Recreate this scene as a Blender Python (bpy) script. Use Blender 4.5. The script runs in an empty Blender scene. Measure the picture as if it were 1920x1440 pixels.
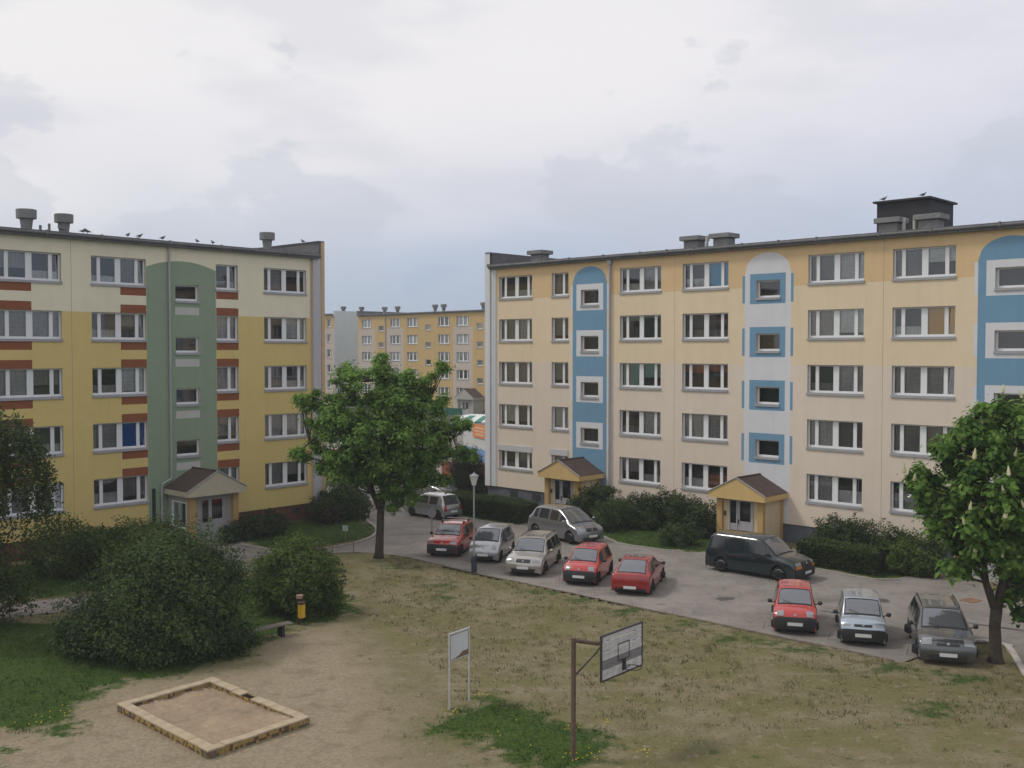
import bpy, bmesh, math, random
import numpy as np
from mathutils import Vector, Matrix
R = math.radians
rng = np.random.default_rng(7)
random.seed(7)
S = bpy.context.scene
COL = S.collection

# ------------------------------------------------------------------ camera, sky, sun
cam = bpy.data.cameras.new('camera'); co = bpy.data.objects.new('camera', cam); COL.objects.link(co)
co.location = (0, 0, 10); co.rotation_euler = (R(90 - 1.82), 0, 0)
cam.sensor_width = 36; cam.lens = 36.37; cam.clip_end = 6000
S.camera = co

SUN_EL, SUN_AZ = 52, -82            # azimuth from +Y towards +X: the sun stands high on the left
W = bpy.data.worlds.new('World'); S.world = W; W.use_nodes = True
def build_world():
    nt = W.node_tree; N = nt.nodes; L = nt.links; N.clear()
    out = N.new('ShaderNodeOutputWorld'); bg = N.new('ShaderNodeBackground'); bg.inputs['Strength'].default_value = 0.1
    sky = N.new('ShaderNodeTexSky'); sky.sky_type = 'NISHITA'; sky.sun_disc = False
    sky.sun_elevation = R(SUN_EL); sky.sun_rotation = R(SUN_AZ)
    tc = N.new('ShaderNodeTexCoord'); sep = N.new('ShaderNodeSeparateXYZ'); L.new(tc.outputs['Generated'], sep.inputs[0])
    def noise(scale, vec, det=5, rough=.55, w=0):
        mp = N.new('ShaderNodeMapping'); mp.inputs['Scale'].default_value = vec; mp.inputs['Location'].default_value = (w, w * .7, w * .3)
        L.new(tc.outputs['Generated'], mp.inputs[0])
        n = N.new('ShaderNodeTexNoise'); n.inputs['Scale'].default_value = scale; n.inputs['Detail'].default_value = det
        n.inputs['Roughness'].default_value = rough; L.new(mp.outputs[0], n.inputs['Vector']); return n.outputs['Fac']
    def m(op, a, b=None, c=None, clamp=False):
        x = N.new('ShaderNodeMath'); x.operation = op; x.use_clamp = clamp
        for k, v in enumerate([a, b, c]):
            if v is None: continue
            if isinstance(v, (int, float)): x.inputs[k].default_value = v
            else: L.new(v, x.inputs[k])
        return x.outputs[0]
    def ss(v, a, b):
        x = N.new('ShaderNodeMapRange'); x.interpolation_type = 'SMOOTHSTEP'
        L.new(v, x.inputs[0]); x.inputs[1].default_value = a; x.inputs[2].default_value = b; return x.outputs[0]
    def mix(f, a, b):
        x = N.new('ShaderNodeMix'); x.data_type = 'RGBA'; L.new(f, x.inputs[0])
        for k, v in ((6, a), (7, b)):
            if isinstance(v, tuple): x.inputs[k].default_value = (*v, 1)
            else: L.new(v, x.inputs[k])
        return x.outputs[2]
    z = sep.outputs[2]; x_ = sep.outputs[0]
    n1 = noise(3.2, (1, 1, 2.6), 6, .5, 3.1)
    big = noise(1.3, (1, 1, 2.2), 3, .5, 9.2)
    h = ss(m('ADD', z, m('MULTIPLY_ADD', n1, .14, -.07)), .0, .25)
    hor = (3.7, 4.7, 6.2); up = (8.2, 8.05, 8.6)
    c = mix(h, hor, up)
    # broad bright veil low on the left, fading to lilac grey on the right
    c = mix(m('MULTIPLY', ss(m('ADD', big, m('MULTIPLY', x_, -.45)), .42, .78), .75), c, (9.1, 8.95, 8.8))
    c = mix(m('MULTIPLY', ss(m('ADD', z, m('MULTIPLY', x_, -.42)), .22, -.16), .50), c, (4.7, 5.5, 7.1))
    # darker cloud bellies with soft edges
    n2 = noise(4.4, (1, 1, 3.2), 7, .52, 21.4)
    c = mix(m('MULTIPLY', ss(n2, .47, .66), .30), c, (5.6, 5.8, 6.8))
    n3 = noise(5.2, (1, 1, 1.7), 9, .56, 5.7)
    c = mix(m('MULTIPLY', m('MULTIPLY', ss(m('ADD', n3, m('MULTIPLY', z, -1.15)), .30, .345), .34), ss(z, .0, .09)), c, (5.3, 5.7, 6.6))
    # thin blue shows through a little near the horizon
    f = m('MULTIPLY', ss(z, .12, -.05), .25)
    c = mix(f, c, sky.outputs[0])
    L.new(c, bg.inputs['Color']); L.new(bg.outputs[0], out.inputs['Surface'])
build_world()
sun = bpy.data.lights.new('sun', 'SUN'); sun.energy = 1.5; sun.angle = R(10); sun.color = (1, .95, .87)
so = bpy.data.objects.new('sun', sun); COL.objects.link(so)
sd = Vector((math.sin(R(SUN_AZ)) * math.cos(R(SUN_EL)), math.cos(R(SUN_AZ)) * math.cos(R(SUN_EL)), math.sin(R(SUN_EL))))
so.rotation_euler = sd.to_track_quat('Z', 'Y').to_euler(); so.location = (0, 0, 60)
S.view_settings.view_transform = 'Standard'; S.view_settings.look = 'None'; S.view_settings.gamma = 1
S.view_settings.exposure = 0.0; S.view_settings.use_curve_mapping = False
S.cycles.max_bounces = 6; S.cycles.transparent_max_bounces = 12

# ------------------------------------------------------------------ materials
MATS = {}
def mat(name, col, rough=.8, metal=0, coat=0, var=0, scale=3, bump=0, bscale=40, spec=.4, var2=None, emis=None):
    if name in MATS: return MATS[name]
    m = bpy.data.materials.new(name); m.use_nodes = True; N = m.node_tree.nodes; L = m.node_tree.links
    b = N['Principled BSDF']; b.inputs['Base Color'].default_value = (*col, 1); b.inputs['Roughness'].default_value = rough
    b.inputs['Metallic'].default_value = metal; b.inputs['Coat Weight'].default_value = coat; b.inputs['Coat Roughness'].default_value = .06
    b.inputs['Specular IOR Level'].default_value = spec
    if var or bump:
        tc = N.new('ShaderNodeTexCoord')
    if var:
        def nz(sc, d=6):
            n = N.new('ShaderNodeTexNoise'); n.inputs['Scale'].default_value = sc; n.inputs['Detail'].default_value = d; n.inputs['Roughness'].default_value = .62
            L.new(tc.outputs['Object'], n.inputs['Vector']); return n
        n = nz(scale); n2 = nz(scale * .13, 3)
        ad = N.new('ShaderNodeMath'); ad.operation = 'ADD'; L.new(n.outputs[0], ad.inputs[0]); L.new(n2.outputs[0], ad.inputs[1])
        mr = N.new('ShaderNodeMapRange'); L.new(ad.outputs[0], mr.inputs[0]); mr.inputs[1].default_value = .65; mr.inputs[2].default_value = 1.35
        mx = N.new('ShaderNodeMix'); mx.data_type = 'RGBA'; L.new(mr.outputs[0], mx.inputs[0])
        c2 = var2 or tuple(min(1, c * (1 + var)) for c in col)
        mx.inputs[6].default_value = (*[c * (1 - var) for c in col], 1) if not var2 else (*col, 1); mx.inputs[7].default_value = (*c2, 1)
        L.new(mx.outputs[2], b.inputs['Base Color'])
    if bump:
        n = N.new('ShaderNodeTexNoise'); n.inputs['Scale'].default_value = bscale; n.inputs['Detail'].default_value = 4
        L.new(tc.outputs['Object'], n.inputs['Vector'])
        bp = N.new('ShaderNodeBump'); bp.inputs['Strength'].default_value = bump; bp.inputs['Distance'].default_value = .02
        L.new(n.outputs[0], bp.inputs['Height']); L.new(bp.outputs[0], b.inputs['Normal'])
    MATS[name] = m; return m
def plaster(name, col, var=.05):
    """render with faint rain streaks and grain"""
    m = mat(name, col, .92, var=var, scale=1.6, bump=.25, bscale=35, spec=.2)
    N = m.node_tree.nodes; L = m.node_tree.links; b = N['Principled BSDF']
    if 'streak' in N: return m
    src = b.inputs['Base Color'].links[0].from_socket
    tc = N.new('ShaderNodeTexCoord'); mp = N.new('ShaderNodeMapping'); mp.inputs['Scale'].default_value = (2.6, 2.6, .16); L.new(tc.outputs['Object'], mp.inputs[0])
    n = N.new('ShaderNodeTexNoise'); n.name = 'streak'; n.inputs['Scale'].default_value = 1.1; n.inputs['Detail'].default_value = 5; L.new(mp.outputs[0], n.inputs['Vector'])
    mr = N.new('ShaderNodeMapRange'); L.new(n.outputs[0], mr.inputs[0]); mr.inputs[1].default_value = .5; mr.inputs[2].default_value = .75; mr.inputs[3].default_value = 0; mr.inputs[4].default_value = .13
    mx = N.new('ShaderNodeMix'); mx.data_type = 'RGBA'; L.new(mr.outputs[0], mx.inputs[0]); L.new(src, mx.inputs[6]); mx.inputs[7].default_value = (*[c * .62 for c in col], 1)
    L.new(mx.outputs[2], b.inputs['Base Color']); return m
def glass_mat():
    m = bpy.data.materials.new('window_glass'); m.use_nodes = True; N = m.node_tree.nodes; L = m.node_tree.links; N.clear()
    o = N.new('ShaderNodeOutputMaterial'); t = N.new('ShaderNodeBsdfTransparent'); t.inputs[0].default_value = (.80, .82, .82, 1)
    g = N.new('ShaderNodeBsdfGlossy'); g.inputs['Roughness'].default_value = .03; g.inputs[0].default_value = (.9, .93, .96, 1)
    f = N.new('ShaderNodeFresnel'); f.inputs[0].default_value = 1.5; tc = N.new('ShaderNodeTexCoord')
    n = N.new('ShaderNodeTexNoise'); n.inputs['Scale'].default_value = 1.5; L.new(tc.outputs['Object'], n.inputs['Vector'])
    bp = N.new('ShaderNodeBump'); bp.inputs['Strength'].default_value = .08; L.new(n.outputs[0], bp.inputs['Height']); L.new(bp.outputs[0], g.inputs['Normal'])
    a = N.new('ShaderNodeMath'); a.operation = 'MULTIPLY_ADD'; a.inputs[1].default_value = 1.4; a.inputs[2].default_value = .05; L.new(f.outputs[0], a.inputs[0])
    x = N.new('ShaderNodeMixShader'); L.new(a.outputs[0], x.inputs[0]); L.new(t.outputs[0], x.inputs[1]); L.new(g.outputs[0], x.inputs[2]); L.new(x.outputs[0], o.inputs[0])
    return m
GLASS = glass_mat()
def leaf_mat(name, dark, light, trans=.35, blos=None):
    m = bpy.data.materials.new(name); m.use_nodes = True; N = m.node_tree.nodes; L = m.node_tree.links
    b = N['Principled BSDF']; o = N['Material Output']; b.inputs['Roughness'].default_value = .65; b.inputs['Specular IOR Level'].default_value = .15
    a = N.new('ShaderNodeAttribute'); a.attribute_name = 'tint'
    mx = N.new('ShaderNodeMix'); mx.data_type = 'RGBA'; L.new(a.outputs['Fac'], mx.inputs[0]); mx.inputs[6].default_value = (*dark, 1); mx.inputs[7].default_value = (*light, 1)
    L.new(mx.outputs[2], b.inputs['Base Color'])
    t = N.new('ShaderNodeBsdfTranslucent'); L.new(mx.outputs[2], t.inputs[0])
    x = N.new('ShaderNodeMixShader'); x.inputs[0].default_value = trans; L.new(b.outputs[0], x.inputs[1]); L.new(t.outputs[0], x.inputs[2]); L.new(x.outputs[0], o.inputs['Surface'])
    return m

# ------------------------------------------------------------------ mesh helpers
class MB:
    def __init__(s): s.v = []; s.f = []; s.m = []; s.mats = []
    def mi(s, m):
        if m not in s.mats: s.mats.append(m)
        return s.mats.index(m)
    def face(s, pts, m):
        i = len(s.v); s.v += [tuple(p) for p in pts]; s.f.append(tuple(range(i, i + len(pts)))); s.m.append(s.mi(m)); return s
    def box(s, x0, x1, y0, y1, z0, z1, m, rot=0, c=None):
        P = [(x, y, z) for z in (z0, z1) for x, y in ((x0, y0), (x1, y0), (x1, y1), (x0, y1))]
        if rot:
            cx, cy = c or ((x0 + x1) / 2, (y0 + y1) / 2); cs, sn = math.cos(rot), math.sin(rot)
            P = [(cx + (x - cx) * cs - (y - cy) * sn, cy + (x - cx) * sn + (y - cy) * cs, z) for x, y, z in P]
        i = len(s.v); s.v += P; k = s.mi(m)
        for q in ((3, 2, 1, 0), (4, 5, 6, 7), (0, 1, 5, 4), (1, 2, 6, 5), (2, 3, 7, 6), (3, 0, 4, 7)): s.f.append(tuple(i + a for a in q)); s.m.append(k)
        return s
    def tube(s, pts, r, m, n=8, cap=True):
        pts = [Vector(p) for p in pts]; k = s.mi(m); base = len(s.v)
        rs = r if isinstance(r, (list, tuple)) else [r] * len(pts)
        for i, p in enumerate(pts):
            d = (pts[min(i + 1, len(pts) - 1)] - pts[max(i - 1, 0)]).normalized()
            a = d.orthogonal() if abs(d.z) < .9 else Vector((1, 0, 0)); a = (a - d * a.dot(d)).normalized(); b = d.cross(a)
            if i and False: pass
            for j in range(n):
                t = 2 * math.pi * j / n; s.v.append(tuple(p + (a * math.cos(t) + b * math.sin(t)) * rs[i]))
        for i in range(len(pts) - 1):
            for j in range(n):
                s.f.append((base + i * n + j, base + i * n + (j + 1) % n, base + (i + 1) * n + (j + 1) % n, base + (i + 1) * n + j)); s.m.append(k)
        if cap:
            s.f.append(tuple(base + j for j in range(n))[::-1]); s.m.append(k)
            s.f.append(tuple(base + (len(pts) - 1) * n + j for j in range(n))); s.m.append(k)
        return s
    def lathe(s, prof, m, n=12, c=(0, 0, 0), sq=False):
        k = s.mi(m); base = len(s.v)
        for r, z in prof:
            for j in range(n):
                t = 2 * math.pi * (j + (.5 if sq else 0)) / n; s.v.append((c[0] + r * math.cos(t), c[1] + r * math.sin(t), c[2] + z))
        for i in range(len(prof) - 1):
            for j in range(n): s.f.append((base + i * n + j, base + i * n + (j + 1) % n, base + (i + 1) * n + (j + 1) % n, base + (i + 1) * n + j)); s.m.append(k)
        s.f.append(tuple(base + j for j in range(n))[::-1]); s.m.append(k)
        s.f.append(tuple(base + (len(prof) - 1) * n + j for j in range(n))); s.m.append(k)
        return s
    def mesh(s, name, smooth=False):
        me = bpy.data.meshes.new(name); me.from_pydata(s.v, [], s.f)
        for m in s.mats: me.materials.append(m)
        me.polygons.foreach_set('material_index', s.m)
        if smooth: me.polygons.foreach_set('use_smooth', [True] * len(s.f))
        me.update(); return me
    def build(s, name, parent=None, smooth=False, bevel=0, **kw):
        return link(name, s.mesh(name, smooth), parent, bevel=bevel, **kw)
def link(name, me, parent=None, loc=None, bevel=0, label=None, kind=None):
    o = bpy.data.objects.new(name, me); COL.objects.link(o)
    if parent: o.parent = parent
    if loc: o.location = loc
    if label: o['label'] = label
    if kind: o['kind'] = kind
    if bevel:
        b = o.modifiers.new('bevel', 'BEVEL'); b.width = bevel; b.segments = 2; b.limit_method = 'ANGLE'
    return o
def tag(o, label, cat, group=None):
    o['label'] = label; o['category'] = cat
    if group: o['group'] = group
    return o
def thing(name, label, cat, loc=(0, 0, 0), rz=0, group=None):
    o = bpy.data.objects.new(name, None); COL.objects.link(o); o.location = loc; o.rotation_euler = (0, 0, rz); return tag(o, label, cat, group)
def copy_tree(o, parent=None):
    c = o.copy(); COL.objects.link(c); c.parent = parent
    for ch in list(o.children): copy_tree(ch, c)
    return c
def npmesh(name, V, F, mats, tint=None, smooth=False, midx=None):
    """V (n,3), F (m,k) arrays"""
    me = bpy.data.meshes.new(name); nf, k = F.shape
    me.vertices.add(len(V)); me.vertices.foreach_set('co', V.astype(np.float32).ravel())
    me.loops.add(nf * k); me.loops.foreach_set('vertex_index', F.astype(np.int32).ravel())
    me.polygons.add(nf); me.polygons.foreach_set('loop_start', np.arange(0, nf * k, k, dtype=np.int32))
    if smooth: me.polygons.foreach_set('use_smooth', np.ones(nf, bool))
    for m in mats: me.materials.append(m)
    if midx is not None: me.polygons.foreach_set('material_index', midx.astype(np.int32))
    me.update(calc_edges=True)
    if tint is not None:
        a = me.attributes.new('tint', 'FLOAT', 'FACE'); a.data.foreach_set('value', tint.astype(np.float32))
    return me
def poly_sd(P, poly):
    """signed distance (negative inside) of points P (n,2) to polygon"""
    A = np.array(poly, float); B = np.roll(A, -1, 0); d = np.full(len(P), 1e9); ins = np.zeros(len(P), bool)
    for a, b in zip(A, B):
        ab = b - a; t = np.clip(((P - a) @ ab) / (ab @ ab + 1e-12), 0, 1); q = a + t[:, None] * ab; d = np.minimum(d, np.hypot(*(P - q).T))
        c = (a[1] > P[:, 1]) != (b[1] > P[:, 1])
        with np.errstate(divide='ignore', invalid='ignore'):
            xx = (b[0] - a[0]) * (P[:, 1] - a[1]) / (b[1] - a[1] + 1e-12) + a[0]
        ins ^= c & (P[:, 0] < xx)
    return np.where(ins, -d, d)
def flat_poly(name, pts, z, m, parent=None, **kw):
    bm = bmesh.new(); f = bm.faces.new([bm.verts.new((x, y, z)) for x, y in pts]); bmesh.ops.triangulate(bm, faces=[f]); bmesh.ops.recalc_face_normals(bm, faces=bm.faces)
    for f in bm.faces:
        if f.normal.z < 0: f.normal_flip()
    me = bpy.data.meshes.new(name); bm.to_mesh(me); bm.free(); me.materials.append(m); return link(name, me, parent, **kw)
def smooth_line(pts, n=4):
    out = []; P = [np.array(p, float) for p in pts]
    for i in range(len(P) - 1):
        a = P[max(i - 1, 0)]; b = P[i]; c = P[i + 1]; d = P[min(i + 2, len(P) - 1)]
        for k in range(n):
            t = k / n; out.append(.5 * ((2 * b) + (-a + c) * t + (2 * a - 5 * b + 4 * c - d) * t * t + (-a + 3 * b - 3 * c + d) * t ** 3))
    out.append(P[-1]); return [tuple(map(float, p)) for p in out]

# ------------------------------------------------------------------ ground
FIELD_EDGE = [(-13.9, 45.0), (-11.23, 47.3), (-10.17, 49.0), (-9.17, 50.5), (-7.95, 51.0), (-6.55, 50.7), (-5.17, 49.9), (-4.04, 48.75), (-1.92, 46.5), (0.0, 44.66), (1.35, 43.45), (3.44, 41.47), (4.97, 39.95),
              (6.77, 38.31), (8.39, 36.75), (10.82, 34.55), (12.5, 32.9)]
EDGE2 = [(12.5, 32.9), (13.8, 34.0), (15.3, 35.3), (16.84, 35.2), (15.95, 31.9), (15.0, 27.5)]
PAVE = smooth_line(FIELD_EDGE, 3)[:-1] + EDGE2 + [(24, 26), (26, 34), (21.3, 39.0), (19.9, 41.6), (20.6, 45.4), (18.9, 47.4), (17.4, 45.6), (16.2, 44.7), (14.2, 46.9), (13.3, 47.9), (14.8, 51.6), (12.6, 53.6), (10.3, 51.7),
     (9.3, 51.2), (8.2, 51.4), (6.9, 52.2), (5.5, 53.5), (4.9, 55.6), (3.5, 56.9), (3.8, 59.6), (6.2, 62.2), (4.6, 63.8), (1.6, 61.0), (.4, 59.4), (-.9, 59.8), (-3.6, 62.6), (-4.2, 63.4), (-4.2, 66.5), (-3.2, 69.4), (-3.0, 74.5), (-3.2, 88), (8, 92), (14, 150), (-40, 150), (-40, 92), (-15.5, 89), (-9.0, 86.5), (-7.9, 81.5), (-13.56, 76.3), (-19, 78),
     (-19, 74), (-13.5, 73.4), (-10.2, 71.0), (-9.3, 67.0), (-8.6, 61.0), (-7.7, 58.22), (-7.45, 55.69), (-8.2, 53.5), (-9.56, 51.9), (-10.87, 51.2), (-12.4, 51.9), (-13.7, 53.4), (-14.8, 55.0), (-16.9, 52.8), (-14.6, 50.6), (-13.2, 48.6)]
PATHL = [(-30, 37.5), (-21.9, 38.9), (-19.15, 38.5), (-17.4, 39.3), (-16.2, 40.4), (-14.6, 43.6), (-13.3, 46.2), (-13.9, 47.6), (-15.6, 45.6), (-17.2, 42.4), (-19.2, 41.0), (-22, 40.9), (-30, 39.9)]
SAND = [(-26, 24), (-13.4, 26.5), (-12.0, 27.0), (-11.9, 28.6), (-11.9, 30.3), (-10.2, 31.2), (-8.3, 32.0), (-7.9, 34.2), (-7.9, 35.2), (-7.2, 36.3), (-6.2, 36.2), (-5.2, 34.6), (-4.4, 32.2), (-3.9, 30), (-3.3, 28), (-2.9, 25.5), (-2.2, 22), (-1, 15), (-26, 15)]
GREEN = [[(-1.74, 28.3), (-1.1, 29.0), (-0.61, 29.6), (0.1, 28.9), (0.69, 28.2), (1.4, 27.3), (2.5, 26.8), (2.2, 25.3), (1.9, 24.3), (.9, 24.2), (-.2, 25.1), (-0.9, 26.6), (-2.46, 26.5)],
         [(-40, 38.8), (-21, 38.2), (-16.9, 37.6), (-15.9, 40), (-11.2, 45.6), (-9.3, 46.6), (-8.9, 44.4), (-7.0, 42.8), (-6.0, 39.4), (-7.0, 37.8), (-8.1, 36.8), (-8.8, 33.6), (-10.2, 31.6), (-12.04, 30.5), (-12.2, 29.0), (-12.0, 28), (-11.7, 27.3), (-11.0, 26.7), (-13.5, 27.0), (-17, 26.7), (-40, 25.5)],
         [(-13.6, 24.5), (-12.6, 25.3), (-12.4, 24.4), (-12.9, 22.5), (-16, 22)],
         [(-30, 40.5), (-18.8, 41.6), (-16.6, 43.5), (-14.6, 46.9), (-15.5, 49), (-18, 52), (-30, 42)],
         [(-7.4, 55.7), (-7.8, 58.2), (-9.0, 61), (-9.6, 64), (-12, 62), (-16.5, 56.6), (-13.6, 53.4), (-12.2, 51.8), (-10.87, 51.2), (-9.5, 51.8), (-8.2, 53.4)],
         [(-4, 62.5), (-.9, 59.7), (.4, 59.3), (1.6, 61), (4, 64.5), (0, 69.5), (-4, 66.5)],
         [(3.5, 56.7), (4.9, 55.6), (5.5, 53.4), (6.9, 52.2), (8.2, 51.4), (9.3, 51.2), (10.3, 51.7), (12.8, 54.5), (7, 61.5), (4.5, 60)],
         [(13.3, 47.8), (16.2, 44.6), (17.4, 45.6), (20, 48.5), (16, 52.5)],
         [(-30, 92), (-13, 88.6), (-8.4, 86.6), (-7.7, 81.5), (-13.56, 76.2), (-30, 80)]]
WEEDS = [(-2.6, 41.5), (1.2, 42.6), (2.9, 41.2), (4.4, 39.4), (6.5, 37.4), (8.6, 35.2), (10.0, 34.2), (12, 32.2), (13.5, 31.3), (-5.6, 47.5), (11.6, 28.5), (-3.0, 44.0), (7.6, 35.6)]

def ground_mats():
    m = bpy.data.materials.new('soil_and_turf'); m.use_nodes = True; N = m.node_tree.nodes; L = m.node_tree.links; b = N['Principled BSDF']
    b.inputs['Roughness'].default_value = .95; b.inputs['Specular IOR Level'].default_value = .12
    tc = N.new('ShaderNodeTexCoord')
    def nz(sc, det=6, ro=.6, stretch=(1, 1, 1), rot=0):
        mp = N.new('ShaderNodeMapping'); mp.inputs['Scale'].default_value = stretch; mp.inputs['Rotation'].default_value = (0, 0, rot); L.new(tc.outputs['Object'], mp.inputs[0])
        n = N.new('ShaderNodeTexNoise'); n.inputs['Scale'].default_value = sc; n.inputs['Detail'].default_value = det; n.inputs['Roughness'].default_value = ro; L.new(mp.outputs[0], n.inputs['Vector']); return n.outputs[0]
    def mr(v, a, b_, c=0, d=1):
        x = N.new('ShaderNodeMapRange'); x.interpolation_type = 'SMOOTHSTEP'; L.new(v, x.inputs[0])
        for i, q in enumerate((a, b_, c, d)): x.inputs[i + 1].default_value = q
        return x.outputs[0]
    def mt(op, a, b_):
        x = N.new('ShaderNodeMath'); x.operation = op
        for k, v in ((0, a), (1, b_)):
            if isinstance(v, (int, float)): x.inputs[k].default_value = v
            else: L.new(v, x.inputs[k])
        return x.outputs[0]
    def mix(f, a, c):
        x = N.new('ShaderNodeMix'); x.data_type = 'RGBA'; L.new(f, x.inputs[0])
        for k, v in ((6, a), (7, c)):
            if isinstance(v, tuple): x.inputs[k].default_value = (*v, 1)
            else: L.new(v, x.inputs[k])
        return x.outputs[2]
    def at(n):
        a = N.new('ShaderNodeAttribute'); a.attribute_name = n; return a.outputs['Fac']
    fine = nz(9, 8, .7); med = nz(1.3, 6, .62); big = nz(.35, 4, .55); vf = nz(38, 4, .7)
    dry = mix(mr(med, .38, .62), (.178, .152, .082), (.225, .195, .118))
    dry = mix(mr(big, .40, .58, 0, .9), dry, (.152, .143, .062))                       # olive turf
    dry = mix(mr(fine, .52, .66, 0, .65), dry, (.085, .075, .036))
    dry = mix(mr(nz(3.2, 7, .65), .56, .66, 0, .8), dry, (.26, .215, .155))              # bare soil
    dry = mix(mr(nz(2.1, 7, .7), .60, .66, 0, .85), dry, (.062, .088, .022))            # weeds
    tr = nz(.9, 5, .6, (.16, 1.6, 1), R(-28))                                          # faint wheel tracks
    dry = mix(mr(tr, .60, .68, 0, .45), dry, (.27, .225, .16))
    sand = mix(mr(fine, .35, .65), (.235, .192, .13), (.33, .275, .19)); sand = mix(mr(med, .5, .66, 0, .6), sand, (.19, .155, .10))
    sand = mix(mr(vf, .6, .7, 0, .5), sand, (.14, .11, .07))
    grn = mix(mr(fine, .35, .65), (.028, .055, .010), (.062, .105, .020)); grn = mix(mr(med, .55, .7, 0, .6), grn, (.085, .10, .03))
    sdS = mt('ADD', at('sd_sand'), mt('MULTIPLY', mt('SUBTRACT', med, .5), 3.5)); sdS = mt('ADD', sdS, mt('MULTIPLY', mt('SUBTRACT', fine, .5), 1.6))
    sdG = mt('ADD', at('sd_green'), mt('MULTIPLY', mt('SUBTRACT', med, .5), 3.4)); sdG = mt('ADD', sdG, mt('MULTIPLY', mt('SUBTRACT', fine, .5), 1.3))
    c = mix(mr(sdS, 2.2, -1.6), dry, sand); c = mix(mr(sdG, .38, -.38), c, grn)
    L.new(c, b.inputs['Base Color'])
    bp = N.new('ShaderNodeBump'); bp.inputs['Strength'].default_value = .8; bp.inputs['Distance'].default_value = .05; L.new(mt('ADD', fine, mt('MULTIPLY', vf, .5)), bp.inputs['Height']); L.new(bp.outputs[0], b.inputs['Normal'])
    return m
GM = ground_mats()
def build_ground():
    x = np.arange(-32, 30.01, .35); y = np.arange(14, 92.01, .35); nx, ny = len(x), len(y)
    X, Y = np.meshgrid(x, y); P = np.c_[X.ravel(), Y.ravel()]
    sp = np.minimum(poly_sd(P, PAVE), poly_sd(P, PATHL)); Z = np.where(sp < 0, -.06, .025)
    box = [(-11.05, 28.35), (-7.42, 24.9), (-5.32, 27.3), (-8.95, 30.72)]
    sb = poly_sd(P, box)
    h = .012 * np.sin(P[:, 0] * 1.1 + 2 * np.sin(P[:, 1] * .5)) + .012 * np.sin(P[:, 1] * 1.7 + P[:, 0] * .6)
    Z = np.where(sp > .5, Z + h, Z); Z = np.where((sb < -.3), .045 + .03 * np.sin(P[:, 0] * 3) * np.sin(P[:, 1] * 2.4), Z)
    F = np.arange(nx * ny).reshape(ny, nx); F = np.stack([F[:-1, :-1], F[:-1, 1:], F[1:, 1:], F[1:, :-1]], -1).reshape(-1, 4)
    me = npmesh('ground', np.c_[P, Z], F, [GM], smooth=True)
    a = me.attributes.new('sd_sand', 'FLOAT', 'POINT'); a.data.foreach_set('value', poly_sd(P, SAND).astype(np.float32))
    g = np.min([poly_sd(P, q) for q in GREEN], 0)
    for wx, wy in WEEDS: g = np.minimum(g, np.hypot((P[:, 0] - wx) * .7, P[:, 1] - wy) - .35)
    a = me.attributes.new('sd_green', 'FLOAT', 'POINT'); a.data.foreach_set('value', g.astype(np.float32))
    link('ground', me, kind='structure')
build_ground()
grass_far = mat('far_grass', (.07, .09, .03), .95, var=.35, scale=.4)
MB().face([(-2500, -400, -.08), (2500, -400, -.08), (2500, 4500, -.08), (-2500, 4500, -.08)], grass_far).build('far_terrain', kind='structure')

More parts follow.
